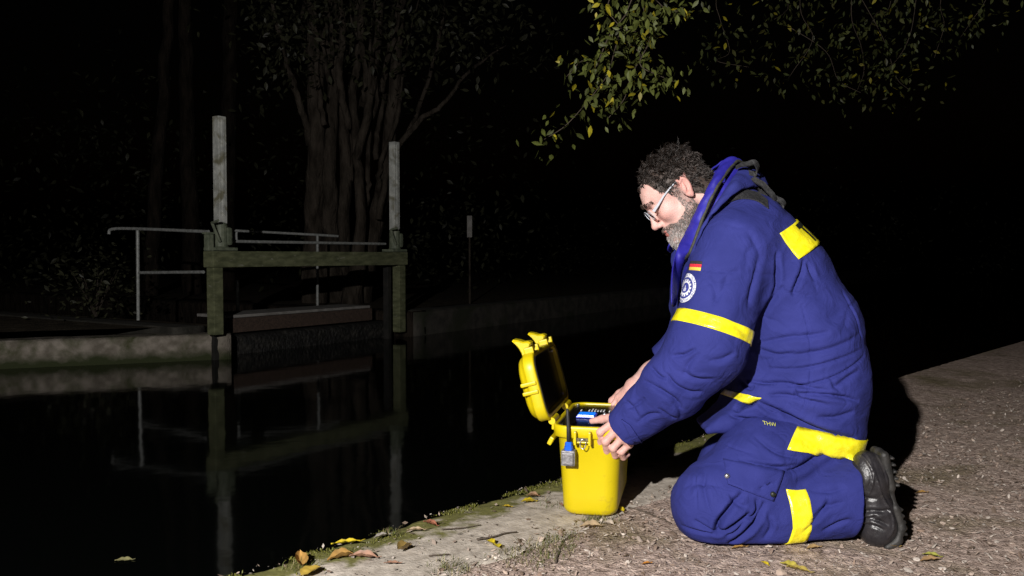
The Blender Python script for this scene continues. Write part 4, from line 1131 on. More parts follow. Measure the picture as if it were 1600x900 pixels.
# ---------------- hair and beard strands
def strands(name, keep, n, fn, sd, src_lo, src_hi, parent=man):
    r = np.random.default_rng(sd); VV = []; FF = []; CC = []; got = 0; tries = 0
    while got < n and tries < n * 60:
        tries += 1
        d = r.normal(size=3); d /= np.linalg.norm(d)
        c0 = H(*[r.uniform(a, b) for a, b in zip(src_lo, src_hi)])
        hit, nn, fi, ds = bvh_skin.ray_cast(Vector(c0 + d * .25), Vector(-d), .3)
        if hit is None or nn.dot(Vector(d)) < 0: continue
        h = np.array(hit); l = Hinv(h[None])[0]
        if abs(l[0]) > .15 or abs(l[1]) > .10 or abs(l[2]) > .16: continue
        if not keep(l[0], abs(l[1]), l[2]): continue
        if abs(l[1]) > .069 and abs(l[0] + .009) < .021 and abs(l[2] - .004) < .036: continue
        nn = np.array(nn); pts, rad, col = fn(h, nn, l, r)
        n0 = len(VV); ns = 3
        tv, tf = tube(pts, rad, ns, False); VV += tv; FF += [tuple(i + n0 for i in q) for q in tf]; CC += [col] * len(tv); got += 1
    o = mo(name, VV, FF, M['hair'], parent, mano); set_tone(o, np.array(CC)); return o
def locks(name, keep, n, sd, src_lo, src_hi):
    """curly locks: guide curls on the scalp, each carrying a bundle of strands"""
    r = np.random.default_rng(sd); VV = []; FF = []; CC = []; got = 0; tries = 0
    while got < n and tries < n * 80:
        tries += 1
        d = r.normal(size=3); d /= np.linalg.norm(d)
        c0 = H(*[r.uniform(a_, b_) for a_, b_ in zip(src_lo, src_hi)])
        hit, nn, fi, ds = bvh_skin.ray_cast(Vector(c0 + d * .25), Vector(-d), .3)
        if hit is None or nn.dot(Vector(d)) < 0: continue
        h = np.array(hit); l = Hinv(h[None])[0]
        if abs(l[0]) > .15 or abs(l[1]) > .10 or abs(l[2]) > .16 or not keep(l[0] + r.normal() * .0025, abs(l[1]), l[2] + r.normal() * .003): continue
        if abs(l[1]) > .068 and abs(l[0] + .009) < .024 and abs(l[2] - .004) < .040: continue
        got += 1; nn = np.array(nn)
        top = np.clip((l[2] - .035) / .06, 0, 1); side = 1 - top
        flow = -HF * (.75 - .45 * top) - HU * side * .75 + nn * (.10 + .10 * top) + r.normal(size=3) * (.20 + .45 * top)
        flow /= np.linalg.norm(flow); a_ = np.cross(flow, r.normal(size=3)); a_ /= np.linalg.norm(a_); b_ = np.cross(flow, a_)
        L_ = (.014 + .013 * top) * r.uniform(.7, 1.35) * (.62 if l[0] > .045 else 1.0); cr_ = r.uniform(.003, .0075) * (.35 + .85 * top); ph = r.uniform(0, 6.28); tw = r.uniform(4.0, 9.5) * (.45 + .6 * top)
        if r.random() < .05 and top > .3: L_ *= 1.35; flow = flow * .7 + nn * .6; flow /= np.linalg.norm(flow)
        gpos = r.random(); grey = (.06 + .28 * side)
        m = 10
        for q in range(9):
            o = r.normal(size=3) * .0014; sp_ = r.normal(size=3) * .0016; lk = L_ * r.uniform(.8, 1.15); p2 = ph + r.normal() * .25
            pts = []
            for i in range(m):
                u = i / (m - 1); fl = cr_ * min(u * 2.5, 1)
                pts.append(h + o * (1 - .3 * u) + sp_ * u - nn * .0015 + flow * lk * u + nn * .0035 * math.sin(u * 2.6) + fl * (a_ * (math.cos(p2 + tw * u) - math.cos(p2)) + b_ * (math.sin(p2 + tw * u) - math.sin(p2))))
            tv, tf = tube(pts, list(np.linspace(.00062, .0003, m)), 3, False); n0 = len(VV); VV += tv; FF += [tuple(i + n0 for i in k_) for k_ in tf]
            col = np.array((.013, .009, .007)) * r.uniform(.6, 1.7) if r.random() > grey + (.25 if gpos < .10 else 0) else np.array((.12, .10, .092)) * r.uniform(.4, 1.5)
            CC += [col] * len(tv)
    o = mo(name, VV, FF, M['hair'], man, mano); set_tone(o, np.array(CC)); return o
locks('hair', scalp, 900, 21, (-.03, -.02, .0), (.05, .02, .06))
def beardfn(h, nn, l, r):
    chin = np.clip((l[0] - .03) / .07, 0, 1) * np.clip((-l[2] - .05) / .05, 0, 1)
    mous = (l[2] > -.062) and l[0] > .085
    flow = nn * .38 - HU * .85 + HF * .12 + r.normal(size=3) * .32; flow /= np.linalg.norm(flow)
    L_ = (.0042 + .0040 * chin) * r.uniform(.6, 1.3)
    pts = [h - nn * .001, h + flow * L_ * .4 + nn * .001, h + flow * L_ * .75 - HU * .001 + r.normal(size=3) * .0012, h + flow * L_ - HU * .003 + r.normal(size=3) * .002]
    t = r.random()
    if mous: col = np.array((.075, .06, .052)) * (1 if t < .75 else 2.6)
    else:
        w_ = np.clip(.22 + .75 * chin + r.normal() * .16, 0, 1)
        col = np.array((.10, .078, .068)) * (1 - w_) + np.array((.52, .48, .465)) * w_
    return pts, [.0007, .0007, .0006, .0003], col * r.uniform(.7, 1.25)
strands('beard', beardm, 3400, beardfn, 22, (.03, -.02, -.07), (.07, .02, -.02))
def browk(x, y, z): return abs(z - .034 + .25 * max(y - .03, 0)) < .0055 and x > .07 and .009 < y < .046
def browfn(h, nn, l, r):
    f_ = HY * np.sign(l[1]) * .7 + nn * .45 + HU * .3 + r.normal(size=3) * .2; f_ /= np.linalg.norm(f_)
    L_ = r.uniform(.006, .011); c = np.array((.045, .033, .027)) * r.uniform(.6, 1.8)
    return [h - nn * .0005, h + f_ * L_ * .5, h + f_ * L_ - nn * .001], [.0006, .0006, .0003], c
strands('eyebrows', browk, 260, browfn, 23, (.04, -.03, .02), (.06, .03, .04))

# ---------------- glasses
gl_ = MB()
def strip(path, hw, th, up, m=0):
    """flat bar along a path: half height hw along up, thickness th"""
    path = [np.array(p) for p in path]; v = []; f = []
    for i, p in enumerate(path):
        t = path[min(i + 1, len(path) - 1)] - path[max(i - 1, 0)]; t /= np.linalg.norm(t) + 1e-9
        u = up - t * np.dot(up, t); u /= np.linalg.norm(u); s = np.cross(t, u); w = hw[i] if hasattr(hw, '__len__') else hw
        v += [p + u * w + s * th, p - u * w + s * th, p - u * w - s * th, p + u * w - s * th]
    for i in range(len(path) - 1):
        for k in range(4): f.append((i * 4 + k, i * 4 + (k + 1) % 4, i * 4 + 4 + (k + 1) % 4, i * 4 + 4 + k))
    f += [(3, 2, 1, 0), tuple(len(v) - 4 + k for k in range(4))]
    return v, f
for s in (-1, 1):
    v, f = strip([H(.004, s * .077, .036), H(.03, s * .0765, .033), H(.06, s * .072, .026), H(.088, s * .066, .016), H(.108, s * .059, .010)], [.0014, .0018, .0024, .0034, .0044], .0010, HU); gl_.add(v, f)
for s in (-1, 1):
    ring = []
    for k in range(21):
        a = 2 * math.pi * k / 20; ring.append(H(.117 - .10 * (abs(.033 + .024 * math.cos(a)) ** 1) * .22, s * (.033 + .025 * math.cos(a)), .003 + .0165 * math.sin(a) * (1 if abs(math.sin(a)) < .8 else .95)))
    gl_.tube(ring, .0011, 6)
gl_.tube([H(.1145, -.009, .008), H(.1165, 0, .011), H(.1145, .009, .008)], .0016, 6)
glasses = gl_.build('glasses', M['frame'], man, mano, smooth=False)
for s in (-1, 1):
    k = MB(); ring = [H(.117 - .022 * abs(.033 + .024 * math.cos(a)), s * (.033 + .0245 * math.cos(a)), .003 + .016 * math.sin(a)) for a in np.linspace(0, 2 * math.pi, 20, endpoint=False)]
    v = ring + [p - HF * .0012 for p in ring]; n_ = 20
    k.add(v, [tuple(range(n_))] + [tuple(range(2 * n_ - 1, n_ - 1, -1))] + [(i, n_ + i, n_ + (i + 1) % n_, (i + 1) % n_) for i in range(n_)]); k.build('lens', M['lens'], glasses, mano)

# ---------------- trousers
st = 0.0039
T = SDF(sp2(0.38, 1.12, st), sp2(2.15, 3.0, st), sp2(-0.03, 0.52, st))
for w, dx in ((lambda p: p, 0), (far_y, .165)):
    hp, kn, an = P(1285, 690, 2.45), P(1122, 787, 2.365), P(1352, 772, 2.36)
    kn = kn + np.array([dx, 0, 0])
    dv = np.array([dx * .7, 0, 0]); rm_ = .125 if dx == 0 else .108
    T.cone(w(hp), w(P(1195, 722, 2.42)) + dv, .100, rm_, .05)
    T.cone(w(P(1195, 722, 2.42)) + dv, w(kn), rm_, .122, .05)
    T.cone(w(P(1112, 795, 2.37) + np.array([dx, 0, 0])), w(P(1200, 802, 2.365)), .108, .104, .035)
    T.cone(w(P(1200, 800, 2.365)), w(an), .100, .108, .018)
    T.half(w(P(1328, 771, 2.36)), np.array([1.0, 0, -.06]), .17, .004); T.cone(w(P(1330, 771, 2.36)), w(P(1400, 768, 2.36)), .078, .11, .004, sub=True)
T.cone(P(1275, 660, CY), P(1230, 650, CY), .125, .11, .05, hy=.05)
V, F = T.mesh(2); N = normals(V, F)
w1 = vnoise(V * np.array([13, 9, 16]), 61, 3); w2 = vnoise(V * np.array([30, 24, 26]), 62, 2)
rd1 = (1 - np.abs(vnoise(V * np.array([10, 8, 9]), 63, 3))) ** 9 * np.clip(vnoise(V * 6, 64, 2) + .2, 0, 1)
V += N * (0.0042 * w1 + 0.0018 * w2 - .004 * rd1)[:, None]
nl = dict(ylo=2.1, yhi=2.50, sgn=-1)
for a in ([[(1163, 768), (1140, 790), (1122, 812), (1120, 828), (1130, 826)], .022, .006, -1], [[(1126, 832), (1140, 822), (1160, 808), (1172, 800)], .020, .005, 1],
          [[(1182, 780), (1184, 795), (1176, 806), (1165, 808)], .014, .004, 1], [[(1196, 784), (1185, 808), (1172, 826), (1150, 846), (1140, 852)], .018, .006, 1],
          [[(1085, 815), (1105, 826), (1128, 832)], .010, .004, 1], [[(1070, 832), (1095, 834), (1126, 834)], .008, .004, 1],
          [[(1132, 838), (1150, 828), (1164, 812)], .010, .004, 1], [[(1258, 836), (1275, 815), (1290, 795), (1296, 780)], .010, .005, 1],
          [[(1262, 820), (1282, 800), (1300, 790), (1320, 785)], .007, .005, -1], [[(1288, 835), (1310, 820), (1330, 812)], .008, .005, 1],
          [[(1160, 724), (1195, 730), (1225, 733), (1260, 730)], .008, .004, 1], [[(1210, 733), (1245, 740), (1280, 728), (1312, 715)], .013, .007, 1],
          [[(1100, 700), (1120, 706), (1140, 712)], .006, .004, 1], [[(1216, 756), (1200, 760), (1180, 768)], .006, .004, -1], [[(1080, 770), (1100, 760), (1130, 762)], .004, .006, 1],
          [[(1190, 690), (1220, 712), (1260, 722)], .006, .005, 1],
          [[(1105, 690), (1098, 730), (1092, 765), (1090, 800)], .003, .002, 1], [[(1128, 700), (1150, 708), (1190, 716)], .003, .002, 1], [[(1075, 745), (1095, 735), (1115, 735)], .005, .006, 1],
          [[(1110, 740), (1102, 770), (1108, 800)], .006, .007, -1], [[(1270, 770), (1300, 770), (1325, 762)], .005, .006, 1], [[(1140, 770), (1150, 785), (1165, 790)], .007, .005, 1], [[(1200, 800), (1205, 825), (1195, 845)], .006, .005, 1]):
    fold(V, N, a[0], 2.26, a[1], a[2], a[3], **nl)
V += 0.08 * (nbr_mean(V, F) - V)
lowz = 0.008
V[:, 2] = np.where(V[:, 2] < lowz + .02, lowz + .02 * np.exp(np.clip((V[:, 2] - lowz - .02) / .02, -8, 0)) * 1.0 - .0 , V[:, 2])
trousers = mo('trousers', V, F, M['cloth'], man, mano)
bvh_tr = BVHTree.FromPolygons([tuple(x) for x in V], F.tolist())

# ---------------- jacket
J = SDF(sp2(0.28, 1.13, st), sp2(2.16, 3.12, st), sp2(0.22, 1.13, st))
J.cone(P(1258, 655, CY), P(1254, 590, CY), .134, .148, .05, hy=.11, hyb=.095)
J.cone(P(1254, 590, CY), P(1240, 515, CY), .150, .158, .05, hy=.095, hyb=.080)
J.cone(P(1240, 515, CY), P(1196, 432, CY), .158, .152, .06, hy=.080, hyb=.065)
J.cone(P(1196, 432, CY), P(1158, 368, CY), .152, .116, .06, hy=.06, hyb=.08)
J.cone(P(1158, 368, CY), P(1132, 318, CY), .118, .080, .06, hy=.05, hyb=.015)
J.cone(P(1150, 390, CY), P(1105, 440, CY), .10, .085, .06, hy=.07, hyb=.05)
J.cone(P(1105, 400, CY), P(1095, 480, CY), .065, .085, .05, hy=.06, hyb=.06)
J.cone(P(1205, 560, CY), P(1185, 620, CY), .12, .095, .06, hy=.06, hyb=.07)
J.cone(P(1180, 620, CY - .05), P(1128, 655, CY - .06), .07, .024, .04, hy=.08, hyb=.07)
J.cone(P(1128, 652, CY - .06), P(1100, 664, CY - .06), .024, .012, .02, hy=.08, hyb=.07)
nA, nB, nC = P(1148, 392, 2.425), P(1106, 540, 2.355), P(975, 670, 2.50)
J.cone(nA, nB, .118, .106, .045); J.cone(nB, P(1050, 604, 2.41), .108, .088, .03); J.cone(P(1050, 604, 2.41), nC, .088, .064, .03)
fA, fB, fC = P(1140, 392, 2.735), P(1078, 535, 2.90), P(1033, 566, 2.915)
J.cone(fA, fB, .115, .085, .045); J.cone(fB, fC, .078, .060, .02)
ax = (nC - P(1050, 604, 2.41)); ax /= np.linalg.norm(ax)
J.half(nC, ax, .12, .004); J.cone(nC - ax * .006, nC + ax * .10, .050, .080, .004, sub=True)
ax2 = (fC - fB); ax2 /= np.linalg.norm(ax2)
J.half(fC, ax2, .12, .004); J.cone(fC - ax2 * .004, fC + ax2 * .10, .048, .07, .004, sub=True)
# open neck
J.cone(P(1128, 312, CY), P(1085, 235, CY), .062, .10, .012, sub=True)
V, F = J.mesh(2); N = normals(V, F)
w1 = vnoise(V * np.array([11, 9, 14]), 71, 3); w2 = vnoise(V * np.array([28, 24, 30]), 72, 2)
rd1 = (1 - np.abs(vnoise(V * np.array([7, 6, 17]), 73, 3))) ** 9 * np.clip(vnoise(V * 6, 74, 2) + .35, 0, 1); rd2 = (1 - np.abs(vnoise(V * np.array([15, 13, 11]), 75, 2))) ** 9 * np.clip(vnoise(V * 7, 76, 2), 0, 1)
V += N * (0.0048 * w1 + 0.0018 * w2 - .0045 * rd1 - .003 * rd2)[:, None]
nj = dict(ylo=2.1, yhi=2.56, sgn=-1)
JF = [  # crease paths in photo pixels, depth, width, side of the soft roll
    ([(1222, 445), (1202, 478), (1184, 512), (1172, 536), (1160, 560)], .018, .007, -1),
    ([(1212, 392), (1212, 420), (1212, 445), (1206, 462)], .014, .005, 1),
    ([(1258, 403), (1251, 425), (1240, 448), (1236, 462)], .012, .005, -1), ([(1262, 408), (1268, 425), (1274, 440)], .008, .005, 1),
    ([(1178, 400), (1172, 430), (1164, 455), (1158, 480)], .007, .007, 1), ([(1160, 360), (1175, 385), (1182, 410)], .004, .010, 1),
    ([(1100, 430), (1108, 455), (1104, 475)], .004, .008, 1), ([(1128, 430), (1116, 455), (1108, 470)], .004, .008, -1),
    ([(1176, 600), (1200, 601), (1232, 600), (1262, 604), (1290, 607)], .011, .004, -1), ([(1238, 615), (1270, 613), (1310, 618), (1338, 625)], .013, .005, -1),
    ([(1195, 566), (1230, 556), (1270, 548), (1310, 536), (1350, 520)], .006, .006, 1), ([(1190, 540), (1225, 528), (1262, 522), (1290, 516)], .007, .006, -1),
    ([(1205, 578), (1250, 574), (1300, 560), (1352, 544)], .006, .0035, 1), ([(1200, 620), (1225, 618), (1250, 622), (1290, 630)], .008, .005, 1),
    ([(1180, 626), (1205, 640), (1230, 652), (1260, 666), (1298, 677), (1335, 684)], .018, .007, 1), ([(1188, 632), (1205, 646), (1226, 655)], .008, .004, -1),
    ([(1330, 640), (1300, 650), (1270, 650)], .005, .008, 1),
    ([(1248, 470), (1258, 520), (1262, 560)], .0035, .002, 1), ([(1262, 560), (1258, 610), (1248, 650)], .0035, .002, 1), ([(1206, 606), (1245, 602), (1300, 584), (1354, 556)], .008, .003, 1), ([(1322, 455), (1338, 490), (1352, 530)], .006, .0025, 1),
    ([(1158, 650), (1164, 642), (1178, 635), (1192, 626)], .024, .005, 1), ([(1148, 654), (1168, 660), (1190, 659)], .009, .004, 1), ([(1235, 596), (1240, 612), (1250, 628)], .005, .004, 1), ([(1290, 586), (1296, 600), (1310, 612)], .005, .004, -1),
    ([(1192, 548), (1215, 555), (1240, 550)], .008, .005, 1), 
    
    ([(1290, 605), (1315, 590), (1340, 578)], .007, .006, 1), 
    
    ([(1166, 588), (1172, 600), (1178, 612), (1186, 606)], .012, .004, 1), ([(1330, 640), (1300, 650), (1270, 650)], .005, .008, 1),
]
for a in JF: fold(V, N, a[0], 2.36, a[1], a[2], a[3], **nj)
SF = [([(1010, 598), (1035, 612), (1058, 628), (1066, 642)], .010, .005, 1), ([(1040, 582), (1052, 600), (1075, 612), (1098, 612)], .010, .005, -1),
      ([(1048, 556), (1064, 552), (1080, 540)], .009, .004, 1), ([(1020, 575), (1030, 588), (1042, 592)], .008, .004, 1), ([(1062, 580), (1084, 590), (1110, 590)], .007, .005, 1),
      ([(985, 648), (1000, 640), (1012, 626)], .006, .005, 1), ([(1000, 672), (1018, 655), (1036, 650)], .007, .005, -1), ([(976, 632), (992, 642), (1004, 660)], .006, .004, 1),
      ([(1070, 660), (1062, 640), (1050, 628)], .006, .005, 1), ([(1140, 545), (1120, 556), (1096, 560)], .006, .006, 1), ([(1160, 520), (1140, 505), (1120, 500)], .005, .007, 1),
      ([(1030, 640), (1050, 655), (1062, 660)], .006, .004, 1), ([(1085, 545), (1070, 566), (1066, 590)], .005, .006, 1)]
for a in SF: fold(V, N, a[0], 2.32, a[1], a[2], a[3], **nj)
V += 0.06 * (nbr_mean(V, F) - V)
jacket = mo('jacket', V, F, M['cloth'], man, mano)
bvh_ja = BVHTree.FromPolygons([tuple(x) for x in V], F.tolist())

# ---------------- things sewn on: every piece lies on the cloth surface
def sheet(name, V, F, m, parent, th=0.0018, smooth=True, mi=None):
    o = mo(name, V, F, m, parent, mano, smooth, mi)
    s = o.modifiers.new('thick', 'SOLIDIFY'); s.thickness = th; s.offset = -1 if th > 0 else 1
    return o
def clean(Vl, Fq):
    ok = [v is not None for v in Vl]; mp = {}; out = []
    for i, v in enumerate(Vl):
        if ok[i]: mp[i] = len(out); out.append(v)
    return out, [tuple(mp[i] for i in q) for q in Fq if all(ok[i] for i in q)]
def ring_band(bvh, pos, axis_, hw, a0, a1, n=60, off=.0025, rmax=.20, ref=(0, -1, 0), shift=None):
    ax = np.array(axis_, float); ax /= np.linalg.norm(ax); u = np.array(ref, float); u -= ax * (u @ ax); u /= np.linalg.norm(u); w = np.cross(ax, u)
    Vl = []; m = 7
    for i in range(n + 1):
        an = math.radians(a0 + (a1 - a0) * i / n); d = math.cos(an) * u + math.sin(an) * w; row = []
        sh = shift(math.degrees(an)) if shift else 0.0
        for j in range(m):
            o = pos + ax * (hw * (j / (m - 1) * 2 - 1) + sh)
            h, nn, fi, ds = bvh.ray_cast(Vector(o + d * rmax), Vector(-d), rmax)
            if h is None or nn.dot(Vector(d)) < .05: row.append(None); continue
            row.append(np.array(h) + np.array(nn) * off)
        Vl += row if all(q is not None for q in row) else [None] * m
    Fq = [(i * m + j, i * m + j + 1, i * m + m + j + 1, i * m + m + j) for i in range(n) for j in range(m - 1)]
    Vl, Fq = clean(Vl, Fq)
    return np.array(Vl), Fq
def orient(V, F, bvh):
    F = np.array(F)
    if len(F) == 0: return F
    c = V[F].mean(1); a = np.cross(V[F[:, 1]] - V[F[:, 0]], V[F[:, -1]] - V[F[:, 0]]); s = 0
    for i in range(0, len(F), max(1, len(F) // 40)):
        h, nn, fi, ds = bvh.find_nearest(Vector(c[i])); s += 1 if np.dot(np.array(nn), a[i]) > 0 else -1
    return F if s > 0 else F[:, ::-1]
class Decal:
    """maps flat (u, v) onto the cloth, seen along -n"""
    def __init__(s, bvh, c, n, up):
        s.b = bvh; s.n = np.array(n, float); s.n /= np.linalg.norm(s.n); up = np.array(up, float); s.v = up - s.n * (up @ s.n); s.v /= np.linalg.norm(s.v); s.u = np.cross(s.v, s.n); s.c = np.array(c, float)
    def __call__(s, u, v, off=.002):
        o = s.c + s.u * u + s.v * v
        h, nn, fi, ds = s.b.ray_cast(Vector(o + s.n * .2), Vector(-s.n), .45)
        if h is None: return None
        return np.array(h) + np.array(s.n) * off
    def grid(s, w, h, nu, nv, off=.002, shape=None):
        Vl = []
        for i in range(nu + 1):
            for j in range(nv + 1):
                u, v = (i / nu - .5) * w, (j / nv - .5) * h
                Vl.append(s(u, v, off))
        return clean(Vl, [(i * (nv + 1) + j, (i + 1) * (nv + 1) + j, (i + 1) * (nv + 1) + j + 1, i * (nv + 1) + j + 1) for i in range(nu) for j in range(nv)])
def text_flat(body, size, bold=0.0):
    cu = bpy.data.curves.new('lettering', 'FONT'); cu.body = body; cu.size = size; cu.align_x = 'CENTER'; cu.align_y = 'CENTER'; cu.resolution_u = 3; cu.offset = bold
    o = bpy.data.objects.new('lettering', cu); COL.objects.link(o)
    dg = bpy.context.evaluated_depsgraph_get(); me = bpy.data.meshes.new_from_object(o.evaluated_get(dg))
    bm = bmesh.new(); bm.from_mesh(me); bmesh.ops.triangulate(bm, faces=bm.faces[:]); bmesh.ops.subdivide_edges(bm, edges=[e for e in bm.edges if e.calc_length() > size * .25], cuts=1, use_grid_fill=True)
    bmesh.ops.triangulate(bm, faces=bm.faces[:]); bm.verts.index_update()
    v = [w.co[:] for w in bm.verts]; f = [tuple(x.index for x in q.verts) for q in bm.faces]; bm.free()
    bpy.data.objects.remove(o); bpy.data.curves.remove(cu); bpy.data.meshes.remove(me)
    return v, f
def sewn(name, dec, vf, m, parent, off):
    Vl = [dec(x, y, off) for x, y, *_ in vf[0]]
    V, F = clean(Vl, vf[1])
    return mo(name, V, F, m, parent, mano, smooth=False) if F else None

# arm band, shin band, hem bands
def band(name, bvh, pos, ax, hw, a0, a1, parent, **kw):
    V, F = ring_band(bvh, pos, ax, hw, a0, a1, **kw); F = orient(V, F, bvh)
    return sheet(name, V, F.tolist(), M['reflect'], parent)
band('arm_band', bvh_ja, P(1112, 511, 2.37), P(1098, 552, 2.35) - P(1124, 470, 2.37), .019, -105, 105, jacket, rmax=.16)
band('arm_band', bvh_ja, far_y(P(1112, 511, 2.37)) + np.array([0.0, .1, 0]), fB - fA, .019, 20, 200, jacket, rmax=.16, ref=(0, 1, 0))
band('shin_band', bvh_tr, P(1228, 797, 2.365), P(1280, 795, 2.365) - P(1200, 802, 2.365), .028, -75, 200, trousers, rmax=.125, n=110,
     shift=lambda a: float(np.interp(a, [-80, -30, 10, 50, 80, 200], [-.002, .010, .012, -.004, -.016, -.02])))
nj_ = len(jacket.data.vertices)
V2 = np.array([w.co[:] for w in trousers.data.vertices]) + mano; F2 = [tuple(q.vertices) for q in trousers.data.polygons]
bvh_all = BVHTree.FromPolygons([tuple(x) for x in V] + [tuple(x) for x in V2], F.tolist() + [tuple(i + len(V) for i in q) for q in F2])
hip_a = ring_band(bvh_all, P(1272, 686, CY) + np.array([0, 0, .020]), np.array([.20, 0.02, 1.0]), .030, -32, 170, n=110, rmax=.36, off=.005)
band_h = sheet('hip_band', hip_a[0], orient(hip_a[0], hip_a[1], bvh_all).tolist(), M['reflect'], jacket)
def surf(px, py, bvh, off=.002):
    """point of the cloth on the near side at a photo pixel"""
    a = P(px, py, 1.0); o = np.array([0, 0, CAM_H]); d = a - o; d /= np.linalg.norm(d)
    h, nn, fi, ds = bvh.ray_cast(Vector(o), Vector(d), 20)
    if h is None: return None
    return np.array(h) + np.array(nn) * off
def quad_patch(bvh, c, nu, nv, off):
    """cloth piece between four corner pixels (tl, tr, br, bl), draped on the surface"""
    c = [np.array(x, float) for x in c]; Vl = []
    for i in range(nu + 1):
        for j in range(nv + 1):
            a, b_ = i / nu, j / nv
            q = (c[0] * (1 - a) + c[1] * a) * (1 - b_) + (c[3] * (1 - a) + c[2] * a) * b_
            Vl.append(surf(q[0], q[1], bvh, off))
    V, F = clean(Vl, [(i * (nv + 1) + j, (i + 1) * (nv + 1) + j, (i + 1) * (nv + 1) + j + 1, i * (nv + 1) + j + 1) for i in range(nu) for j in range(nv)])
    V = np.array(V); return V, orient(V, F, bvh).tolist()
V, F = quad_patch(bvh_ja, [(1134, 609), (1190, 622), (1170, 631), (1127, 616)], 14, 5, .003)
sheet('hem_band', V, F, M['reflect'], jacket)

# back plate with lettering
pn = np.array((.66, -.60, .45)); s0 = surf(1231, 386, bvh_ja)
bk = Decal(bvh_ja, s0, pn, (-.50, 0.05, .85))
bk.c = s0 + bk.u * .108
V, F = bk.grid(.216, .088, 34, 14, .005); V = np.array(V)
plate = sheet('back_plate', V, orient(V, F, bvh_ja).tolist(), M['reflect'], jacket, th=.004)
tv, tf = text_flat("THW", .088, .004)
tv = [(x * .92 + .060, y, 0) for x, y, *_ in tv]
sewn('lettering', bk, (tv, tf), M['ink'], plate, .0062)

# sleeve flag
fl_c = surf(1086, 415, bvh_ja); fn_ = (-.45, -.88, .12)
fd = Decal(bvh_ja, fl_c, fn_, (.16, 0, 1))
V, F = fd.grid(.046, .027, 12, 9, .002)
Fo = orient(np.array(V), F, bvh_ja); cvv = [np.mean([fd.v @ (np.array(V[i]) - fl_c) for i in q]) for q in Fo]
mi = [0 if c > .0045 else (1 if c > -.0045 else 2) for c in cvv]
sheet('flag_patch', V, Fo.tolist(), [M['flag_black'], M['flag_red'], M['flag_gold']], jacket, mi=mi)
# round emblem: ring with lettering, cog wheel
em_c = surf(1071, 450, bvh_ja)
if em_c is None: em_c = P(1071, 450, 2.30)
ed = Decal(bvh_ja, em_c, (-.50, -.85, .1), (.10, 0, 1))
def annulus(r0, r1, n=64, m=3, a0=0, a1=2 * math.pi):
    v = [((r0 + (r1 - r0) * j / m) * math.cos(a0 + (a1 - a0) * i / n), (r0 + (r1 - r0) * j / m) * math.sin(a0 + (a1 - a0) * i / n)) for i in range(n + 1) for j in range(m + 1)]
    f = [(i * (m + 1) + j, i * (m + 1) + j + 1, (i + 1) * (m + 1) + j + 1, (i + 1) * (m + 1) + j) for i in range(n) for j in range(m)]
    return v, f
def join(*vf):
    V = []; F = []
    for v, f in vf: n = len(V); V += list(v); F += [tuple(i + n for i in q) for q in f]
    return V, F
ER_ = .042
V, F = ed.grid(2 * ER_, 2 * ER_, 20, 20, .0012)
emb = sewn('emblem', ed, annulus(.0005, ER_, 64, 8), M['blue_print'], jacket, .0014)
if emb:
    parts_ = [annulus(ER_ * .74, ER_, 64, 3), annulus(ER_ * .36, ER_ * .47, 48, 2)]
    for i in range(14):
        a = 2 * math.pi * i / 14; w = .13
        parts_.append(annulus(ER_ * .46, ER_ * .60, 3, 2, a - w, a + w))
    for bx_ in ((-.14, .16, .28, .05), (0, .0, .06, .30), (-.09, -.1, .05, .2), (.09, -.1, .05, .2), (0, -.2, .2, .05)):
        x, y, w, h = [q * ER_ for q in bx_]
        parts_.append(([(x - w / 2, y - h / 2), (x + w / 2, y - h / 2), (x + w / 2, y + h / 2), (x - w / 2, y + h / 2)], [(0, 1, 2, 3)]))
    sewn('emblem_print', ed, join(*parts_), M['white_print'], emb, .0020)
    txt = "BUNDESANSTALT TECHNISCHES HILFSWERK "; letters = []
    for i, ch in enumerate(txt):
        if ch == ' ': continue
        a = math.radians(200) - 2 * math.pi * i / len(txt)
        v, f = text_flat(ch, ER_ * .26); R_ = ER_ * .87; ca, sa = math.cos(a - math.pi / 2), math.sin(a - math.pi / 2)
        letters.append(([(x * ca - y * sa + R_ * math.cos(a), x * sa + y * ca + R_ * math.sin(a)) for x, y, *_ in v], f))
    sewn('ring_lettering', ed, join(*letters), M['blue_print'], emb, .0027)
# small woven tag
td_c = surf(1202, 663, bvh_all)
td = Decal(bvh_all, td_c, (0, -1, .1), (.15, 0, 1))
v, f = text_flat("THW", .0135); sewn('woven_tag', td, ([(x * 1.1, y) for x, y, *_ in v], f), M['reflect_edge'], jacket, .008)

# collar: liner turned out, zip along its edge, second layer, outer storm collar
def lane(pl, n=8): return spline([P(*p) for p in pl], n)
def both(near, tail=0):
    """near half plus its mirror image: one open loop round the neck"""
    near = [np.array(p) for p in near]
    return [far_y(p) for p in (near[:-tail] if tail else near)[::-1]] + near
def loop_sheet(name, a, b, m, bulge, th, k=6, parent=jacket, cen=None, tail=0):
    a = both(a, tail); b = both(b, tail); n = len(a); V = []; cen = P(1120, 320, CY) if cen is None else cen
    for i in range(n):
        for j in range(k + 1):
            u = j / k; p = a[i] * (1 - u) + b[i] * u; o = p - cen; o /= np.linalg.norm(o)
            V.append(p + o * bulge * math.sin(math.pi * u) * (1 + .25 * math.sin(i * .7)) + o * .0025 * math.sin(i * 1.3 + j))
    F = [(i * (k + 1) + j, i * (k + 1) + j + 1, (i + 1) * (k + 1) + j + 1, (i + 1) * (k + 1) + j) for i in range(n - 1) for j in range(k)]
    o = mo(name, V, F, m, parent, mano); s = o.modifiers.new('thick', 'SOLIDIFY'); s.thickness = th; s.offset = 0
    s2 = o.modifiers.new('sub', 'SUBSURF'); s2.levels = 1; s2.render_levels = 1
    return o
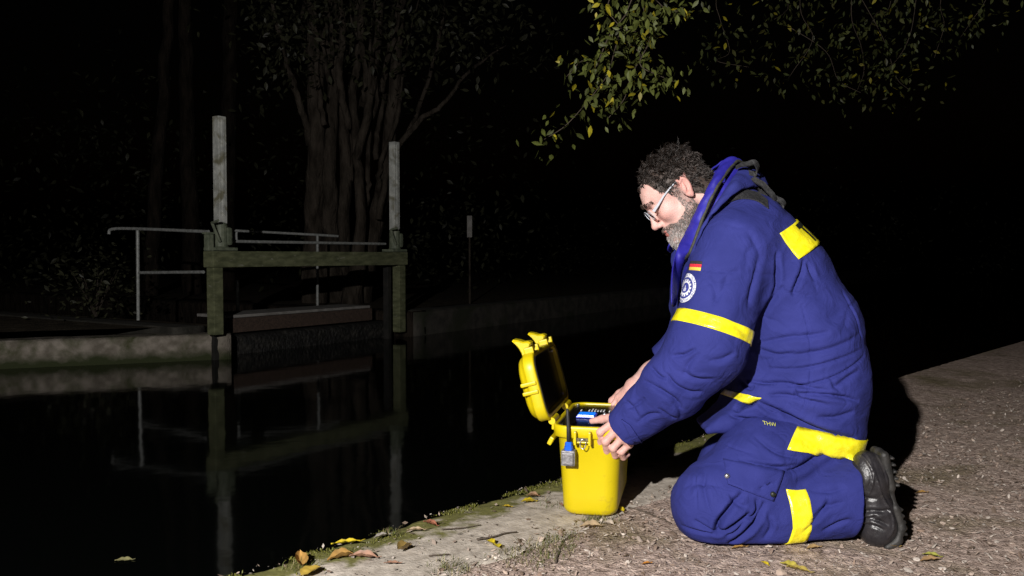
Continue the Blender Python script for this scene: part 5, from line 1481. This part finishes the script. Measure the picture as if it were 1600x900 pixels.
Rr = lane([(1138, 250, CY), (1126, 256, 2.545), (1111, 284, 2.490), (1090, 325, 2.475), (1074, 358, 2.485), (1061, 382, 2.50)]) + [surf(1051.5, 402, bvh_ja, .010) if surf(1051.5, 402, bvh_ja) is not None else P(1052, 402, 2.46), P(1049.5, 436, 2.37), P(1049.5, 478, 2.335)]
Zz = lane([(1160, 254, CY), (1149, 254, 2.545), (1123, 288, 2.468), (1102, 331, 2.445), (1086, 375, 2.430), (1078, 395, 2.425)]) + [surf(1070, 412, bvh_ja, .008), surf(1064, 440, bvh_ja, .006), surf(1060, 476, bvh_ja, .004)]
loop_sheet('collar_liner', Rr, Zz, M['liner'], .010, .006, tail=3)
zt_ = MB(); zz = both(Zz[:-2], 1); zt_.tube(zz, .0052, 8); zt_.build('collar_zip', M['dark_trim'], jacket, mano, smooth=True)
Z2 = lane([(1162, 260, CY), (1151, 260, 2.55), (1129, 292, 2.476), (1108, 335, 2.454), (1091, 378, 2.45), (1076, 410, 2.462), (1064, 436, CY - .06)])
B2 = lane([(1172, 282, CY), (1156, 282, 2.53), (1138, 312, 2.462), (1116, 350, 2.440), (1096, 388, 2.435), (1082, 414, 2.445), (1070, 440, CY - .06)])
loop_sheet('inner_collar', Z2, B2, M['liner'], .003, .006)
C1 = lane([(1168, 266, CY), (1156, 264, 2.535), (1142, 284, 2.470), (1121, 318, 2.436), (1103, 350, 2.424), (1088, 384, 2.43), (1074, 420, CY - .07)])
C2 = lane([(1200, 292, CY), (1182, 292, 2.50), (1156, 298, 2.440), (1128, 320, 2.405), (1104, 348, 2.395), (1088, 384, 2.40), (1074, 422, CY - .08)])
loop_sheet('storm_collar', C1, C2, M['cloth'], .014, .010, cen=P(1130, 340, CY))
# chest liner strip, the open front edge below the collar
k = MB()
fr = [P(1058, 410, 2.47), P(1052, 440, 2.44), P(1050, 470, 2.42), P(1051, 500, 2.42)]
# webbing on the shoulder and its loose loops
def ribbon(path, w, th, m=0):
    mbk = MB(); v, f = strip(path, w, th, np.array([.5, .45, .75])); mbk.add(v, f); return mbk
Vr = []
pth = spline([(1122, 322, 0), (1138, 311, 0), (1158, 305, 0), (1180, 308, 0), (1198, 320, 0)], 6)
top = [surf(x, y - 6, bvh_ja, .006) for x, y, _ in pth]; bot = [surf(x + 2, y + 7, bvh_ja, .005) for x, y, _ in pth]
Vl = []
for a, b_ in zip(top, bot): Vl += [a, b_]
V, F = clean(Vl, [(2 * i, 2 * i + 1, 2 * i + 3, 2 * i + 2) for i in range(len(top) - 1)])
if F: sheet('shoulder_strap', np.array(V), orient(np.array(V), F, bvh_ja).tolist(), M['strap'], man, th=.003, smooth=False)
lp1 = spline([P(1150, 262, 2.50), P(1158, 258, 2.49), P(1168, 256, 2.48), P(1179, 254, 2.48), P(1184, 262, 2.49), P(1181, 271, 2.50), P(1172, 271, 2.50), P(1166, 268, 2.51)], 5)
lp2 = spline([P(1176, 278, 2.49), P(1184, 284, 2.48), P(1192, 288, 2.47), P(1200, 297, 2.465), P(1208, 306, 2.46), P(1211, 314, 2.465), P(1205, 318, 2.47), P(1196, 310, 2.48), P(1186, 298, 2.485)], 5)
lp3 = spline([P(1204, 306, 2.48), P(1214, 311, 2.475), P(1221, 314, 2.47), P(1225, 320, 2.47), P(1222, 325, 2.475), P(1214, 322, 2.49)], 5)
lp4 = spline([P(1180, 284, 2.52), P(1190, 296, 2.52), P(1202, 310, 2.52), P(1212, 320, 2.52)], 5)
for pth_ in (lp1, lp2, lp3, lp4):
    ribbon(pth_, .0085, .0022).build('strap_loop', M['strap'], man, mano)

V, F = quad_patch(bvh_ja, [(972, 655), (985, 664), (1003, 690), (990, 690)], 8, 8, .005)
if len(F): sheet('cuff_tab', V, F, M['cloth'], jacket, th=.005)
# cargo pocket flap and press studs on the near thigh
V, F = quad_patch(bvh_tr, [(1131, 718), (1224, 738), (1207, 783), (1137, 757)], 22, 10, .007)
flp = sheet('pocket_flap', V, F, M['cloth'], trousers, th=.006)
for (x, y), mm in (((1136, 746), M['steel']), ((1205, 772), M['ink'])):
    c = surf(x, y, bvh_tr, .010)
    if c is None: continue
    k = MB(); k.tube([c + np.array([0, .004, 0]), c + np.array([0, -.001, 0]), c + np.array([0, -.0035, 0])], [.0075, .0075, .003], 14); k.build('press_stud', mm, flp, mano, smooth=True)

# boots
def boot(dy):
    bs_ = 0.0035; d0 = 2.325
    def Q(x, y, dd=0): return P(x, y, d0) + np.array([0, dy + dd, 0])
    c = Q(1370, 780)
    S = SDF(sp2(c[0] - .16, c[0] + .12, bs_), sp2(c[1] - .10, c[1] + .10, bs_), sp2(-0.02, .34, bs_))
    S.cone(Q(1322, 765), Q(1352, 748), .036, .040, .02)
    S.cone(Q(1352, 724), Q(1358, 745), .032, .038, .03, hy=.0)
    S.cone(Q(1359, 727), Q(1365, 742), .034, .036, .02, hy=.006)
    S.cone(Q(1362, 745), Q(1371, 790), .036, .036, .03, hy=.008)
    S.cone(Q(1371, 790), Q(1374, 822), .036, .042, .025, hy=.010)
    S.cone(Q(1372, 815), Q(1366, 830), .042, .040, .02, hy=.012)
    S.cone(Q(1352, 745), Q(1358, 800), .034, .036, .03, hy=.004)
    V, F = S.mesh(2); N = normals(V, F)
    V += N * (.0010 * vnoise(V * 45, 81, 3))[:, None]
    kw = dict(ylo=-9, yhi=9, sgn=-1, nmin=.05)
    for pp, dp, wd, sd in ([[(1346, 806), (1362, 800), (1378, 799), (1392, 796)], .009, .004, 1], [[(1362, 812), (1374, 814), (1388, 820)], .006, .0035, -1], [[(1345, 815), (1360, 812), (1370, 806)], .006, .003, 1], [[(1350, 826), (1365, 822), (1382, 828)], .005, .003, 1], [[(1348, 775), (1360, 780), (1372, 778)], .004, .004, 1],
                           [[(1352, 790), (1360, 765), (1364, 742), (1358, 722), (1346, 706)], -.0050, .0020, 1], [[(1360, 705), (1366, 735), (1374, 765), (1384, 785), (1394, 806), (1394, 828), (1382, 846)], -.0045, .0020, 1],
                           [[(1338, 726), (1346, 740), (1350, 758)], .003, .003, 1], [[(1372, 708), (1382, 735), (1386, 760)], .002, .002, 1]):
        fold(V, N, pp, d0 - .05, dp, wd, sd, **kw)
    V[:, 2] = np.maximum(V[:, 2], .006)
    up = mo('boot', V, F, M['leather'], man, mano)
    S = SDF(sp2(c[0] - .10, c[0] + .12, bs_), sp2(c[1] - .10, c[1] + .10, bs_), sp2(-0.02, .34, bs_))
    S.chain([Q(1372, 706), Q(1382, 730), Q(1387, 758)], [.013, .013, .013], .006)
    S.cone(Q(1374, 708), Q(1384, 757), .013, .013, .006, hy=.030)
    S.cone(Q(1383, 758), Q(1391, 790), .0095, .0095, .008, hy=.026)
    for a, b_ in (((1390, 788), (1399, 818)), ((1399, 818), (1393, 839)), ((1393, 839), (1378, 848))): S.cone(Q(*a), Q(*b_), .011, .011, .008, hy=.036)
    for i in range(5):
        x, y = 1386 + 2.2 * i, 712 + 10.5 * i; S.cone(Q(x, y), Q(x + 2, y), .0045, .0045, .004, hy=.03)
    for i in range(6):
        x, y = (1398 + 2.2 * i, 790 + 9.5 * i) if i < 4 else (1405 - 7 * (i - 4), 828 + 9 * (i - 4)); S.cone(Q(x, y), Q(x + 2, y + .5), .0045, .0045, .004, hy=.036)
    V, F = S.mesh(1); V[:, 2] = np.maximum(V[:, 2], .002)
    mo('sole', V, F, M['rubber'], up, mano)
    return up
boot(0.0)
boot(2 * (CY - 2.36) - .01)
